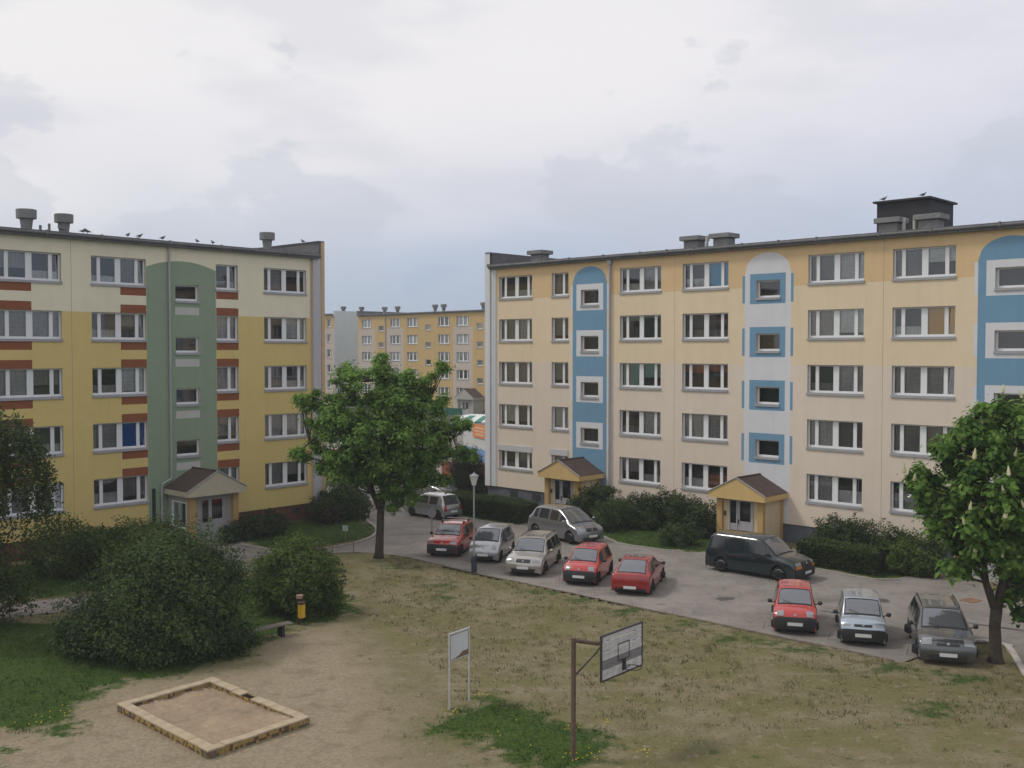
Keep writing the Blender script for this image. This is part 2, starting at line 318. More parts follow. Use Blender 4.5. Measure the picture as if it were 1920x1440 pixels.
def paving_mat():
    m = bpy.data.materials.new('concrete_pavers'); m.use_nodes = True; N = m.node_tree.nodes; L = m.node_tree.links; b = N['Principled BSDF']; b.inputs['Roughness'].default_value = .88; b.inputs['Specular IOR Level'].default_value = .25
    tc = N.new('ShaderNodeTexCoord')
    def nz(sc, det=6, ro=.6, st=(1, 1, 1), rot=0):
        mp = N.new('ShaderNodeMapping'); mp.inputs['Scale'].default_value = st; mp.inputs['Rotation'].default_value = (0, 0, rot); L.new(tc.outputs['Object'], mp.inputs[0])
        n = N.new('ShaderNodeTexNoise'); n.inputs['Scale'].default_value = sc; n.inputs['Detail'].default_value = det; n.inputs['Roughness'].default_value = ro; L.new(mp.outputs[0], n.inputs['Vector']); return n.outputs[0]
    def mr(v, a, b_, c=0, d=1):
        x = N.new('ShaderNodeMapRange'); x.interpolation_type = 'SMOOTHSTEP'; L.new(v, x.inputs[0])
        for i, q in enumerate((a, b_, c, d)): x.inputs[i + 1].default_value = q
        return x.outputs[0]
    def mix(f, a, c):
        x = N.new('ShaderNodeMix'); x.data_type = 'RGBA'; L.new(f, x.inputs[0])
        for k, v in ((6, a), (7, c)):
            if isinstance(v, tuple): x.inputs[k].default_value = (*v, 1)
            else: L.new(v, x.inputs[k])
        return x.outputs[2]
    mp = N.new('ShaderNodeMapping'); mp.inputs['Rotation'].default_value = (0, 0, R(46)); L.new(tc.outputs['Object'], mp.inputs[0])
    br = N.new('ShaderNodeTexBrick'); br.inputs['Scale'].default_value = 1; br.inputs['Brick Width'].default_value = .2; br.inputs['Row Height'].default_value = .1; br.inputs['Mortar Size'].default_value = .008
    L.new(mp.outputs[0], br.inputs['Vector'])
    br.inputs['Color1'].default_value = (.26, .235, .21, 1); br.inputs['Color2'].default_value = (.205, .185, .168, 1); br.inputs['Mortar'].default_value = (.09, .08, .07, 1)
    c = mix(mr(nz(.5, 5), .4, .62, 0, .6), br.outputs[0], (.285, .26, .235))
    c = mix(mr(nz(2.2, 7, .68), .54, .68, 0, .5), c, (.12, .11, .10))
    c = mix(mr(nz(.55, 7, .62, (.25, 1.3, 1), R(44)), .57, .66, 0, .55), c, (.13, .12, .11))
    c = mix(mr(nz(1.1, 6, .6, (.12, 1, 1), R(47)), .6, .66, 0, .45), c, (.27, .25, .225))
    L.new(c, b.inputs['Base Color'])
    bp = N.new('ShaderNodeBump'); bp.inputs['Strength'].default_value = .4; bp.inputs['Distance'].default_value = .01; L.new(br.outputs['Fac'], bp.inputs['Height']); bp.invert = True; L.new(bp.outputs[0], b.inputs['Normal'])
    return m
PM = paving_mat()
flat_poly('car_park', PAVE, 0.0, PM, kind='structure')
flat_poly('footpath', PATHL, 0.004, mat('footpath_slabs', (.22, .19, .18), .9, var=.2, scale=3), kind='structure')
def stains():
    g = np.random.default_rng(77); sm = mat('oil_stain', (.085, .078, .07), .7, var=.3, scale=6); par = bpy.data.objects['car_park']
    for x, y, a, l, w in ((1.9, 46.2, .5, .8, .09), (5.9, 40.6, .2, .45, .07), (12.4, 39.2, -.75, 1.5, .10), (13.3, 38.1, -.7, .9, .08), (17.6, 37.2, -.6, 2.4, .14), (18.9, 36.2, -.7, 1.3, .2), (7.0, 39.2, .1, .3, .05), (-2.6, 51.8, .6, .6, .3), (.9, 47.8, 1, .5, .25), (8.6, 41.5, .3, .9, .3), (14.8, 41.2, 1.1, .7, .35)):
        n = 18; pts = []
        for k in range(n):
            t = 2 * math.pi * k / n; r_ = g.uniform(.7, 1.15); u, v = math.cos(t) * l / 2 * r_, math.sin(t) * w * r_; pts.append((x + u * math.cos(a) - v * math.sin(a), y + u * math.sin(a) + v * math.cos(a)))
        flat_poly('stain', pts, .004, sm, par)
stains()
CM = mat('kerb_concrete', (.30, .28, .25), .9, var=.25, scale=4, bump=.3)
def kerb(name, pts, m, w=.12, h=.055, step=1.0):
    root = bpy.data.objects.new(name, None); COL.objects.link(root); root['kind'] = 'structure'
    P = [np.array(p) for p in smooth_line(pts, 4)]; D = [0]
    for a, b in zip(P, P[1:]): D.append(D[-1] + np.hypot(*(b - a)))
    PX = np.interp(np.arange(0, D[-1], step), D, [p[0] for p in P]); PY = np.interp(np.arange(0, D[-1], step), D, [p[1] for p in P])
    me = MB().box(0, step - .015, -w / 2, w / 2, -.1, h, m).mesh('kerb_stone')
    for i in range(len(PX) - 1):
        o = link('kerb_stone', me, root); o.location = (PX[i], PY[i], float(rng.uniform(-.008, .008))); o.rotation_euler = (0, 0, math.atan2(PY[i + 1] - PY[i], PX[i + 1] - PX[i]))
    return root
kerb('kerb', FIELD_EDGE, mat('soiled_kerb', (.15, .125, .095), .95, var=.35, scale=5), w=.1, h=.035); kerb('kerb', EDGE2[2:], mat('pale_kerb', (.45, .42, .38), .9, var=.15), w=.2)
kerb('kerb', [(-14.0, 53.0), (-12.4, 51.9), (-10.87, 51.2), (-9.56, 51.9), (-8.2, 53.5), (-7.45, 55.69), (-7.7, 58.22), (-8.6, 61.0), (-9.3, 67)], CM, w=.16, h=.08)
kerb('kerb', [(-4.2, 63.4), (-3.6, 62.6), (-.9, 59.8), (.4, 59.4)], CM); kerb('kerb', [(3.5, 56.9), (4.9, 55.6), (5.5, 53.5), (6.9, 52.2), (8.2, 51.4), (9.3, 51.2)], CM); kerb('kerb', [(13.3, 47.9), (14.2, 46.9), (16.2, 44.7), (17.4, 45.6)], CM)
kerb('kerb', [(-19, 78), (-13.56, 76.3), (-7.9, 81.5), (-9, 86.5), (-15.5, 89)], CM)

# ------------------------------------------------------------------ buildings
WHITE = mat('window_frame_white', (.74, .75, .76), .45, var=.03); SILL = mat('sill_sheet', (.33, .335, .35), .5, var=.12, scale=6)
REVEAL = mat('reveal_render', (.50, .44, .38), .9, var=.1); DARKROOM = mat('room_dark', (.085, .08, .078), 1)  # dark tone stands in for the shade inside rooms
GUT = mat('roof_edge_felt', (.13, .13, .135), .8, var=.3, scale=5, bump=.4, bscale=12); FELT = mat('roof_felt', (.12, .12, .12), .95, var=.3, scale=2)
CONC = mat('chimney_concrete', (.20, .20, .20), .95, var=.25, scale=4, bump=.5, bscale=15); ZINC = mat('zinc_pipe', (.36, .37, .40), .5, metal=.2, var=.12)
CURT = [mat('curtain_lace_%s' % n, c, .95, var=.3, scale=9) for n, c in (('grey', (.46, .44, .435)), ('pale', (.64, .625, .615)), ('dim', (.30, .28, .27)), ('warm', (.44, .385, .33)), ('white', (.80, .79, .78)))]
CBLUE = mat('curtain_blue', (.04, .17, .55), .9); CTEAL = mat('blind_turquoise', (.10, .50, .80), .8); CYEL = mat('blind_yellow', (.85, .50, .05), .8); CORG = mat('blind_orange', (.45, .16, .06), .8); CGRN = mat('blind_pale_green', (.35, .52, .48), .8)

MESHCACHE = {}
def cached(key, fn):
    if key not in MESHCACHE: MESHCACHE[key] = fn()
    return MESHCACHE[key]
def curtain_mesh(w, h, m, pleat=True, key=None):
    def mk():
        mb = MB(); n = max(2, int(w / .09)) if pleat else 1; k = 0
        xs = [w * i / n for i in range(n + 1)]; ys = [(.025 if i % 2 else 0) if pleat else 0 for i in range(n + 1)]
        for i in range(n): mb.face([(xs[i], ys[i], 0), (xs[i + 1], ys[i + 1], 0), (xs[i + 1], ys[i + 1], h), (xs[i], ys[i], h)], m)
        return mb.mesh('curtain')
    return cached(('c', round(w, 2), round(h, 2), m.name, pleat), mk)
def window(bld, u0, u1, z0, z1, kind='wide', special=None, rec=.16, wr=None, detail=True, tilt=False):
    """window set rec behind the facade; frame > sill, panes, curtains"""
    wr = wr or random
    w, h = u1 - u0, z1 - z0; k = (round(w, 2), round(h, 2), kind, detail)
    if kind == 'wide':
        s = w / 2.96; bars = [(0, .07), (.37, .55), (1.33, 1.63), (2.41, 2.59), (2.89, 2.96)]; bars = [(a * s, b * s) for a, b in bars]
    elif kind == 'narrow':
        s = w / 1.4; bars = [(0, .10), (.80, .97), (1.32, 1.4)]; bars = [(a * s, b * s) for a, b in bars]
    else: bars = [(0, .09), (w - .09, w)]
    bh = .11
    def fr():
        mb = MB()
        for i, (a, b) in enumerate(bars):
            t = .075 if i % 2 == 0 else .065
            mb.box(a, b, 0, t, 0.05, h, WHITE)
        for i in range(len(bars) - 1):
            mb.box(bars[i][1], bars[i + 1][0], 0.004, .06, 0.05, .05 + bh, WHITE).box(bars[i][1], bars[i + 1][0], 0.004, .06, h - .07, h, WHITE)
        return mb.mesh('window')
    o = link('window', cached(('f',) + k, fr), bld, loc=(u0, rec, z0))
    def sl():
        mb = MB(); mb.box(-.03, w + .03, -rec - .06, .0, -.075, .045, SILL); return mb.mesh('sill')
    link('sill', cached(('s',) + k, sl), o)
    for i in range(len(bars) - 1):
        a, b = bars[i][1], bars[i + 1][0]; pw = b - a; ph = h - .07 - .05 - bh
        me = cached(('p', round(pw, 3), round(ph, 3)), lambda: MB().face([(0, 0, 0), (pw, 0, 0), (pw, 0, ph), (0, 0, ph)], GLASS).mesh('pane'))
        p = link('pane', me, o, loc=(a, .035, .05 + bh))
        if tilt and i == len(bars) - 2: p.rotation_euler = (R(-5), 0, 0)
    if tilt and detail and kind != 'stair':
        a, b = bars[-2][1], bars[-1][0]; q = h - .12
        def sh():
            mb = MB()
            for x0, x1, z0_, z1_ in ((a, a + .035, 0, q), (b - .035, b, 0, q), (a + .035, b - .035, 0, .04), (a + .035, b - .035, q - .04, q)): mb.box(x0, x1, 0, .03, z0_, z1_, WHITE)
            return mb.mesh('tilted_sash')
        sa = link('tilted_sash', cached(('t', kind, round(w, 2)), sh), o, loc=(0, .085, .08)); sa.rotation_euler = (R(-7), 0, 0)
    if detail and kind != 'stair':
        halves = [(bars[0][1], bars[len(bars) // 2][0] + .05), (bars[len(bars) // 2][1] - .05, bars[-1][0])] if kind == 'wide' else [(bars[0][1], bars[-1][0])]
        for j, (a, b) in enumerate(halves):
            sp = special[j] if special and j < len(special) and special[j] is not None else None
            r = wr.random()
            if sp is not None: m, hh, pl = sp
            elif r < .06: continue
            else: m = wr.choice([0, 0, 0, 1, 1, 2, 2, 3, 4]); m = CURT[m]; hh = round(wr.choice([.35, .6, .8, .92, 1, 1, 1, 1]), 2); pl = wr.random() < .8
            low = hh < 0; hh = abs(hh); H = (h - .15) * hh
            c = link('curtain', curtain_mesh(round(b - a, 2), round(H, 2), m, pl), o, loc=(a, .14, .1 if (low or (hh < .5 and sp is None)) else h - .05 - H))
    elif detail: pass
    else:
        if wr.random() < .75: link('curtain', curtain_mesh(round(w - .2, 2), round(h * .8, 2), CURT[wr.choice([0, 1, 2, 4])], False), o, loc=(.1, .14, .12))
    return o
def facade(name, bld, u0, u1, z0, z1, holes, colf, cuts_u=(), cuts_z=(), arches=(), thick=.28, y=0, split=None):
    """wall in strips with real openings; colf(u,z)->material; arches (uc,hw,zspring,rise)"""
    us = {u0, u1, *cuts_u}
    for a in holes: us |= {a[0], a[1]}
    for uc, hw, zs, rise in arches: us |= {uc - hw + 2 * hw * i / 20 for i in range(21)}
    us = sorted(u for u in us if u0 - 1e-6 <= u <= u1 + 1e-6); us = [u for i, u in enumerate(us) if i == 0 or u - us[i - 1] > 1e-4]
    parts = {}
    for ua, ub in zip(us, us[1:]):
        um = (ua + ub) / 2; bz = {(z, z) for z in (z0, z1, *[c for c in cuts_z])}
        for h in holes:
            if h[0] - 1e-6 <= um <= h[1] + 1e-6: bz |= {(h[2], h[2]), (h[3], h[3])}
        for uc, hw, zs, rise in arches:
            if abs(um - uc) < hw:
                f = lambda u: zs + rise * (math.sqrt(max(0, 1 - ((u - uc) / hw) ** 2)) if rise > .6 else 1 - ((u - uc) / hw) ** 2); bz.add((f(ua), f(ub)))
        bz = sorted(bz, key=lambda t: t[0] + t[1])
        for (a0, a1), (b0, b1) in zip(bz, bz[1:]):
            zm = (a0 + a1 + b0 + b1) / 4
            if zm < z0 or zm > z1 or (b0 + b1 - a0 - a1) < 1e-4: continue
            if any(h[0] < um < h[1] and h[2] < zm < h[3] for h in holes): continue
            r = colf(um, zm); key, m = r if isinstance(r, tuple) else ('wall', r)
            parts.setdefault(key, MB()).face([(ua, y, a0), (ub, y, a1), (ub, y, b1), (ua, y, b0)], m)
    mb = parts.setdefault('wall', MB())
    for h in holes:
        a, b, c, d = h[:4]
        mb.face([(a, y, c), (a, y, d), (a, y + thick, d), (a, y + thick, c)], REVEAL).face([(b, y, d), (b, y, c), (b, y + thick, c), (b, y + thick, d)], REVEAL)
        mb.face([(a, y, d), (b, y, d), (b, y + thick, d), (a, y + thick, d)], REVEAL).face([(b, y, c), (a, y, c), (a, y + thick, c), (b, y + thick, c)], REVEAL)
    for k, q in parts.items(): q.build(k.split('|')[0], bld, label=(k.split('|')[1] if '|' in k else None))
def shell(bld, u0, u1, y0, y1, z0, z1, side_m, back_m):
    """gable and back walls, dark sheet standing in for unlit rooms behind the glass"""
    mb = MB(); mb.face([(u0, y1, z0), (u0, y0, z0), (u0, y0, z1), (u0, y1, z1)], side_m).face([(u1, y0, z0), (u1, y1, z0), (u1, y1, z1), (u1, y0, z1)], side_m)
    mb.face([(u1, y1, z0), (u0, y1, z0), (u0, y1, z1), (u1, y1, z1)], back_m); mb.build('wall', bld)
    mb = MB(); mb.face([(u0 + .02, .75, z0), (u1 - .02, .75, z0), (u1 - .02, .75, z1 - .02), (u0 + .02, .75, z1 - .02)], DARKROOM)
    mb.build('room_dark_sheet', bld)  # one dark sheet behind every window imitates the unlit rooms

def roof_part(bld, u0, u1, zr, depth, over=.28, th=.3, joint=3.0):
    mb = MB(); mb.box(u0, u1, -over, depth, zr - th, zr - .1, GUT); mb.face([(u0, -over, zr - .1), (u1, -over, zr - .1), (u1, depth / 2, zr + .25), (u0, depth / 2, zr + .25)], FELT)
    mb.face([(u0, depth / 2, zr + .25), (u1, depth / 2, zr + .25), (u1, depth, zr - .1), (u0, depth, zr - .1)], FELT)
    r = mb.build('roof', bld)
    g = MB(); g.tube([(u0, -over - .05, zr - .13), (u1, -over - .05, zr - .13)], .07, GUT, 8); g.box(u0, u1, -over - .03, -over + .12, zr - .098, zr + .0, GUT)
    rr = random.Random(3)
    u = u0
    while u < u1 - 1: g.box(u, u + .05, -over - .13, -over + .1, zr - .2, zr + .03, CONC); u += joint * rr.uniform(.6, 1.1)
    g.build('gutter', r)
    return r
def flat_chimney(bld, u, y, zr, w=1.2, h=.95, m=CONC):
    o = MB().box(u - w * .36, u + w * .36, y - .4, y + .4, zr - .1, zr + h - .28, m).box(u - w * .44, u + w * .44, y - .48, y + .48, zr - .1, zr + .12, m).box(u - w / 2, u + w / 2, y - .6, y + .6, zr + h - .26, zr + h, m).build('chimney', bld, bevel=.02); return o
def mushroom(bld, u, y, z0, s=1.0):
    return MB().lathe([(.62 * s, 0), (.3 * s, .2 * s), (.27 * s, .25 * s), (.34 * s, .86 * s), (.52 * s, .88 * s), (.53 * s, 1.36 * s), (.5 * s, 1.38 * s)], CONC, 14, (u, y, z0)).build('chimney', bld)

YEL = plaster('yellow_render', (.64, .505, .20)); CRE = plaster('cream_render', (.74, .695, .53)); REDB = plaster('brick_red_paint', (.25, .088, .040)); GRN = plaster('green_render', (.25, .33, .225))
LWH = plaster('pale_grey_paint', (.50, .49, .47)); SEAM = mat('panel_joint', (.3, .25, .15), .9); PEACH = plaster('peach_trim', (.55, .40, .24)); PIL = plaster('grey_white_panel', (.52, .52, .54)); PLB = mat('plinth_tile_brown', (.12, .05, .03), .8, var=.3, scale=5, bump=.4)
OCH = plaster('ochre_render', (.66, .48, .27)); MIDP = plaster('peach_render', (.72, .595, .42)); PALE = plaster('pale_pink_render', (.69, .60, .50)); RBL = plaster('blue_paint', (.16, .30, .43)); RWH = plaster('white_paint', (.64, .65, .68))
PLG = mat('plinth_blue_grey', (.10, .11, .14), .85, var=.3, scale=4, bump=.4); REDTR = mat('door_brown_metal', (.10, .06, .05), .6)

def porch(name, label, bld_e, uc, hw, yf, zr_e, zr_a, wallm, pilm, gabm, roofm, side_win=False):
    """entrance porch with a gable roof, door, corner posts"""
    r = bpy.data.objects.new('porch', None); COL.objects.link(r); r.parent = bld_e; r.location = (uc, 0, 0); r['label'] = label
    w = hw - .3; fy = -yf + .35
    mb = MB()
    dz = 2.25; du = .72     # door opening
    mb.box(-w, -w + .06, fy, 0, .12, zr_e - .3, wallm) if not side_win else None
    if side_win:
        mb.box(-w, -w + .06, fy, fy + .35, .12, zr_e - .3, wallm).box(-w, -w + .06, -.35, 0, .12, zr_e - .3, wallm).box(-w, -w + .06, fy + .35, -.35, .12, .75, wallm).box(-w, -w + .06, fy + .35, -.35, 2.15, zr_e - .3, wallm)
    mb.box(w - .06, w, fy, 0, .12, zr_e - .3, wallm)
    mb.box(-w + .06, -du, fy + .15, fy + .22, .12, zr_e - .3, wallm).box(du, w - .06, fy + .15, fy + .22, .12, zr_e - .3, wallm).box(-du, du, fy + .15, fy + .22, dz, zr_e - .3, wallm)
    mb.build('porch_wall', r)
    for sx in (-1, 1): MB().box(sx * (w - .14) - .16, sx * (w - .14) + .16, fy - .05, fy + .2, .12, zr_e - .3, pilm).build('corner_post', r)
    MB().box(sx * (w + .012) - .01, sx * (w + .012) + .02, -.32, -.02, .12, zr_e - .3, pilm).build('corner_post', r)
    # door set
    dg = mat('door_grey_paint', (.36, .36, .37), .5, var=.05)
    d = MB().box(-du, -du + .06, fy + .1, fy + .2, .12, dz, dg).box(du - .06, du, fy + .1, fy + .2, .12, dz, dg).box(-du + .06, du - .06, fy + .1, fy + .2, dz - .06, dz, dg).box(-.28, -.2, fy + .1, fy + .2, .12, dz - .06, dg) \
        .box(-du + .06, -.28, fy + .13, fy + .17, .12, 1.0, dg).box(-.2, du - .06, fy + .13, fy + .17, .12, 1.15, dg).box(-.2, -.08, fy + .13, fy + .17, 1.15, dz - .06, dg).box(du - .16, du - .06, fy + .13, fy + .17, 1.15, dz - .06, dg).build('door', r)
    MB().face([(-du + .06, fy + .15, 1.0), (-.28, fy + .15, 1.0), (-.28, fy + .15, dz - .06), (-du + .06, fy + .15, dz - .06)], GLASS).build('pane', d)
    MB().face([(-.08, fy + .15, 1.15), (du - .16, fy + .15, 1.15), (du - .16, fy + .15, dz - .06), (-.08, fy + .15, dz - .06)], GLASS).build('pane', d)
    MB().box(-.17, -.13, fy + .06, fy + .13, 1.0, 1.25, REDTR).build('handle', d)
    MB().box(-w + .06, w - .06, fy + .5, fy + .52, .1, zr_e - .3, DARKROOM).build('porch_dark_sheet', r)  # dark sheet behind the door stands in for the unlit porch inside
    MB().box(-w + .33, -w + .45, fy + .1, fy + .15, 1.35, 1.6, REDTR).build('intercom', r)
    if side_win:
        o = MB().box(-w - .01, -w + .08, fy + .35, fy + .42, .75, 2.15, WHITE).box(-w - .01, -w + .08, -.42, -.35, .75, 2.15, WHITE).box(-w - .01, -w + .08, fy + .42, -.42, .75, .82, WHITE).box(-w - .01, -w + .08, fy + .42, -.42, 2.08, 2.15, WHITE).build('window', r)
        MB().face([(-w + .03, fy + .42, .82), (-w + .03, -.42, .82), (-w + .03, -.42, 2.08), (-w + .03, fy + .42, 2.08)], GLASS).build('pane', o)
    # roof: two slopes, gable face, fascias, ridge
    o = hw; y0 = -yf; t = .3
    ro = MB().face([(-o, y0, zr_e), (0, y0, zr_a), (0, 0, zr_a), (-o, 0, zr_e)], roofm).face([(0, y0, zr_a), (o, y0, zr_e), (o, 0, zr_e), (0, 0, zr_a)], roofm)
    ro.face([(-o, y0, zr_e - t), (-o, 0, zr_e - t), (o, 0, zr_e - t), (o, y0, zr_e - t)], gabm)
    ro.build('roof', r)
    MB().face([(-o, y0 + .002, zr_e - t), (o, y0 + .002, zr_e - t), (o, y0 + .002, zr_e - .02), (0, y0 + .002, zr_a - .02), (-o, y0 + .002, zr_e - .02)], gabm).face([(-o, y0, zr_e - t), (-o, 0, zr_e - t), (-o, 0, zr_e - .02), (-o, y0, zr_e - .02)], gabm).face([(o, 0, zr_e - t), (o, y0, zr_e - t), (o, y0, zr_e - .02), (o, 0, zr_e - .02)], gabm).build('gable', r)
    MB().tube([(-o - .04, y0 - .02, zr_e), (0, y0 - .02, zr_a + .02), (o + .04, y0 - .02, zr_e)], .035, SILL, 6).build('roof_trim', r)
    MB().tube([(0, y0, zr_a + .02), (0, 0, zr_a + .02)], .04, roofm, 6).build('ridge', r)
    MB().box(-w - .1, w + .1, fy - .55, 0, .0, .12, CM).build('step', r)
    return r

# ---- left building (yellow)
LB = thing('apartment_building', 'yellow and cream apartment block with red painted bands and an arched green stair panel', 'apartment building', (50.2 * math.sin(R(-47.79)), 50.2 * math.cos(R(-47.79)), 0), R(47.79))
Lrows = [14.76 - 2.8 * r for r in range(5)]
Lcols = [(15.2, 18.2, 'wide'), (19.67, 22.67, 'wide'), (24.17, 27.09, 'wide'), (31.2, 32.58, 'narrow'), (34.29, 37.24, 'wide')]
Lholes = [(a, b, zt - 1.42, zt, k) for zt in Lrows for a, b, k in Lcols]
Lst = [(28.75, 30.14, 13.54 - 2.77 * r - .9, 13.54 - 2.77 * r, 'stair') for r in range(4)]
LG = (29.14, 2.04, 14.38, .40)
def Lcol(u, z):
    if LG[0] - LG[1] < u < LG[0] + LG[1] and z < LG[2] + LG[3] * (1 - ((u - LG[0]) / LG[1]) ** 2):
        for r in range(4):
            zz = 12.34 - 2.77 * r
            if 28.73 < u < 30.14 and zz - .4 < z < zz: return 'painted_panel|arched green stair panel with pale rectangles', LWH
        return 'painted_panel|arched green stair panel with pale rectangles', GRN
    for a, b in ((19.67, 21.22), (25.68, 27.09), (31.2, 32.6), (12.2, 13.5)):
        if a < u < b:
            for r in range(4):
                zb = Lrows[r] - 1.5
                if zb - .40 < z < zb - .0 or Lrows[r + 1] < z < Lrows[r + 1] + .42: return REDB
    if 23.145 < u < 23.165: return SEAM
    if u > 37.5: return PEACH
    return CRE if z > 11.95 else YEL
cz = [11.95] + [q for r in range(4) for q in (Lrows[r] - 1.9, Lrows[r] - 1.5, Lrows[r + 1], Lrows[r + 1] + .42, 12.34 - 2.77 * r, 11.94 - 2.77 * r)]
facade('wall', LB, 12, 38.42, .95, 15.55, [h[:4] for h in Lholes + Lst], Lcol, cuts_u=(19.67, 21.22, 25.68, 27.09, 31.2, 32.6, 23.145, 23.165, 37.5, 28.73, 30.14, LG[0] - LG[1], LG[0] + LG[1]), cuts_z=cz, arches=[LG])
shell(LB, 12, 38.42, 0, 11, .95, 15.5, YEL, YEL)
MB().box(12.02, 38.38, .06, 10.9, -.2, .95, PLB).build('plinth', LB)
pw = random.Random(11)
Lspecial = {(1, 2): [None, (CURT[2], .5, True)], (3, 2): [(CURT[0], 1, True), (CBLUE, 1, False)], (4, 2): [(CURT[1], -.45, True), (CURT[2], .8, True)], (0, 2): [(CURT[4], -.28, True), (CURT[2], 1, False)], (0, 4): [None, (CURT[2], .3, False)]}
for r, zt in enumerate(Lrows):
    for c, (a, b, k) in enumerate(Lcols): window(LB, a, b, zt - 1.42, zt, k, special=Lspecial.get((r, c)), wr=pw, tilt=(c == 2 or (r, c) in ((0, 1), (2, 4), (0, 3), (4, 1))))
for h in Lst: window(LB, *h[:4], 'stair', wr=pw)
roof_part(LB, 12, 38.0, 15.78, 11)
MB().box(38.05, 38.42, -.12, 11, 15.5, 16.5, GUT).box(38.0, 38.46, -.16, 11.05, 16.5, 16.56, GUT).build('parapet', LB)
MB().box(38.42, 38.47, -.16, .3, .95, 16.56, PEACH).box(38.22, 38.42, -.16, .0, .95, 16.5, PEACH).build('gable_edge', LB)
g = MB().box(37.66, 38.2, -.13, 0, .95, 15.5, PIL)
for k in range(3): g.box(37.74 + k * .16, 37.8 + k * .16, -.155, -.13, .95, 15.5, PIL)
g.build('pilaster', LB)
mushroom(LB, 22.3, 3, 15.85, .92); mushroom(LB, 24.2, 3, 15.85, .88); mushroom(LB, 36.6, 3, 15.95, .88)
for u, h in ((22.95, .38), (23.4, .5), (37.3, .3)): MB().tube([(u, 2.9, 15.8), (u, 2.9, 16.0 + h)], .07, CONC, 8).build('vent_pipe', LB)
MB().tube([(28.36, -.1, 15.5), (28.36, -.1, 3.25)], .06, ZINC, 8).tube([(28.36, -.1, 3.25), (27.82, -.14, 3.0), (27.78, -.14, 2.8)], .06, ZINC, 8).tube([(27.78, -.14, 2.85), (27.78, -.14, .2)], .06, ZINC, 8).build('downpipe', LB)
MB().box(27.3, 27.48, -.04, -.0, .6, 2.8, mat('strip_dark_green', (.02, .035, .02), .8)).build('wall_strip', LB)  # thin dark green strip on the wall left of the porch
ROOFB = mat('porch_shingle_brown', (.075, .05, .042), .9, var=.3, scale=12, bump=.6, bscale=30)
OCHP = plaster('porch_post_ochre', (.46, .31, .13)); GABC = plaster('porch_gable_cream', (.50, .46, .35)); OCG = plaster('porch_gable_ochre', (.60, .43, .19)); PWR = plaster('porch_wall_beige', (.60, .50, .33)); PWL = plaster('porch_wall_grey', (.36, .35, .31))
porch('porch', 'entrance porch with cream gable and brown roof', LB, 29.65, 1.72, 2.5, 2.78, 3.72, PWL, OCHP, GABC, ROOFB, side_win=True)
# ventilation bricks in plinth
for u in (33.5, 36.2): MB().box(u, u + .5, .03, .058, .45, .75, mat('vent_dark', (.03, .03, .03), .8)).build('cellar_window', LB)

# ---- right building (peach and blue)
RB = thing('apartment_building', 'long peach and ochre apartment block with arched blue and white stair panels', 'apartment building', (48.59 * math.sin(R(44.265)), 48.59 * math.cos(R(44.265)), 0), R(-44.265))
Rrows = [14.9 - 2.8 * r for r in range(5)]
Rcols = [(-48.56, -45.56, 'wide'), (-43.86, -42.46, 'narrow'), (-38.4, -35.41, 'wide'), (-33.92, -30.93, 'wide'), (-26.19, -23.19, 'wide'), (-21.74, -18.75, 'wide'), (-14.0, -11.0, 'wide'), (-9.5, -6.5, 'wide')]
Rholes = []
for r, zt in enumerate(Rrows):
    for a, b, k in Rcols: Rholes.append((a, b, zt - 1.47, zt, k, r))
Rst = [(uc - .7, uc + .7, 13.75 - 2.82 * r - .97, 13.75 - 2.82 * r, 'stair') for uc in (-40.75, -28.5, -16.3) for r in range(4)]
ARC = [(-40.75, 1.36, 14.15, 1.02, RBL, RWH), (-28.53, 1.36, 14.2, 1.0, RWH, RBL), (-16.33, 1.42, 14.15, 1.0, RBL, RWH)]
def Rcol(u, z):
    for uc, hw, zs, ri, main, alt in ARC:
        lab = 'painted_panel|' + ('arched blue stair panel with white window surrounds' if main is RBL else 'arched white stair panel with blue window surrounds')
        if abs(u - uc) < hw and z < zs + ri * math.sqrt(max(0, 1 - ((u - uc) / hw) ** 2)):
            for r in range(4):
                zc = 13.3 - 2.82 * r
                if abs(u - uc) < 1.06 and abs(z - zc) < .80: return lab, alt
            return lab, main
        if hw < abs(u - uc) < hw + .16:
            for r in range(4):
                zc = 13.3 - 2.82 * r
                if abs(z - zc) < .74: return alt
    for s in (-34.46, -22.2, -10.2):
        if abs(u - s) < .01: return SEAM
    return OCH if z > 13.38 else MIDP if z > 9.28 else PALE
cu = [-34.47, -34.45, -22.21, -22.19, -10.21, -10.19]; czr = [13.38, 9.28]
for uc, hw, *_ in ARC: cu += [uc - hw - .16, uc - hw, uc - 1.06, uc + 1.06, uc + hw, uc + hw + .16]
for r in range(4): czr += [13.3 - 2.82 * r + d for d in (-.8, .8, -.74, .74)]
facade('wall', RB, -49.73, -4, .98, 15.55, [h[:4] for h in Rholes] + [h[:4] for h in Rst], Rcol, cuts_u=cu, cuts_z=czr, arches=[a[:4] for a in ARC])
shell(RB, -49.73, -4, 0, 11, .98, 15.5, MIDP, MIDP)
pl = MB().box(-49.7, -4.02, .08, 10.9, -.2, .98, PLG); pl.build('plinth', RB)
for u in (-47.6, -45.6, -37.4, -35.0, -32.4, -25.3, -20.5): MB().box(u, u + .7, .05, .078, .4, .8, mat('vent_dark', (.03, .03, .03), .8)).build('cellar_window', RB)
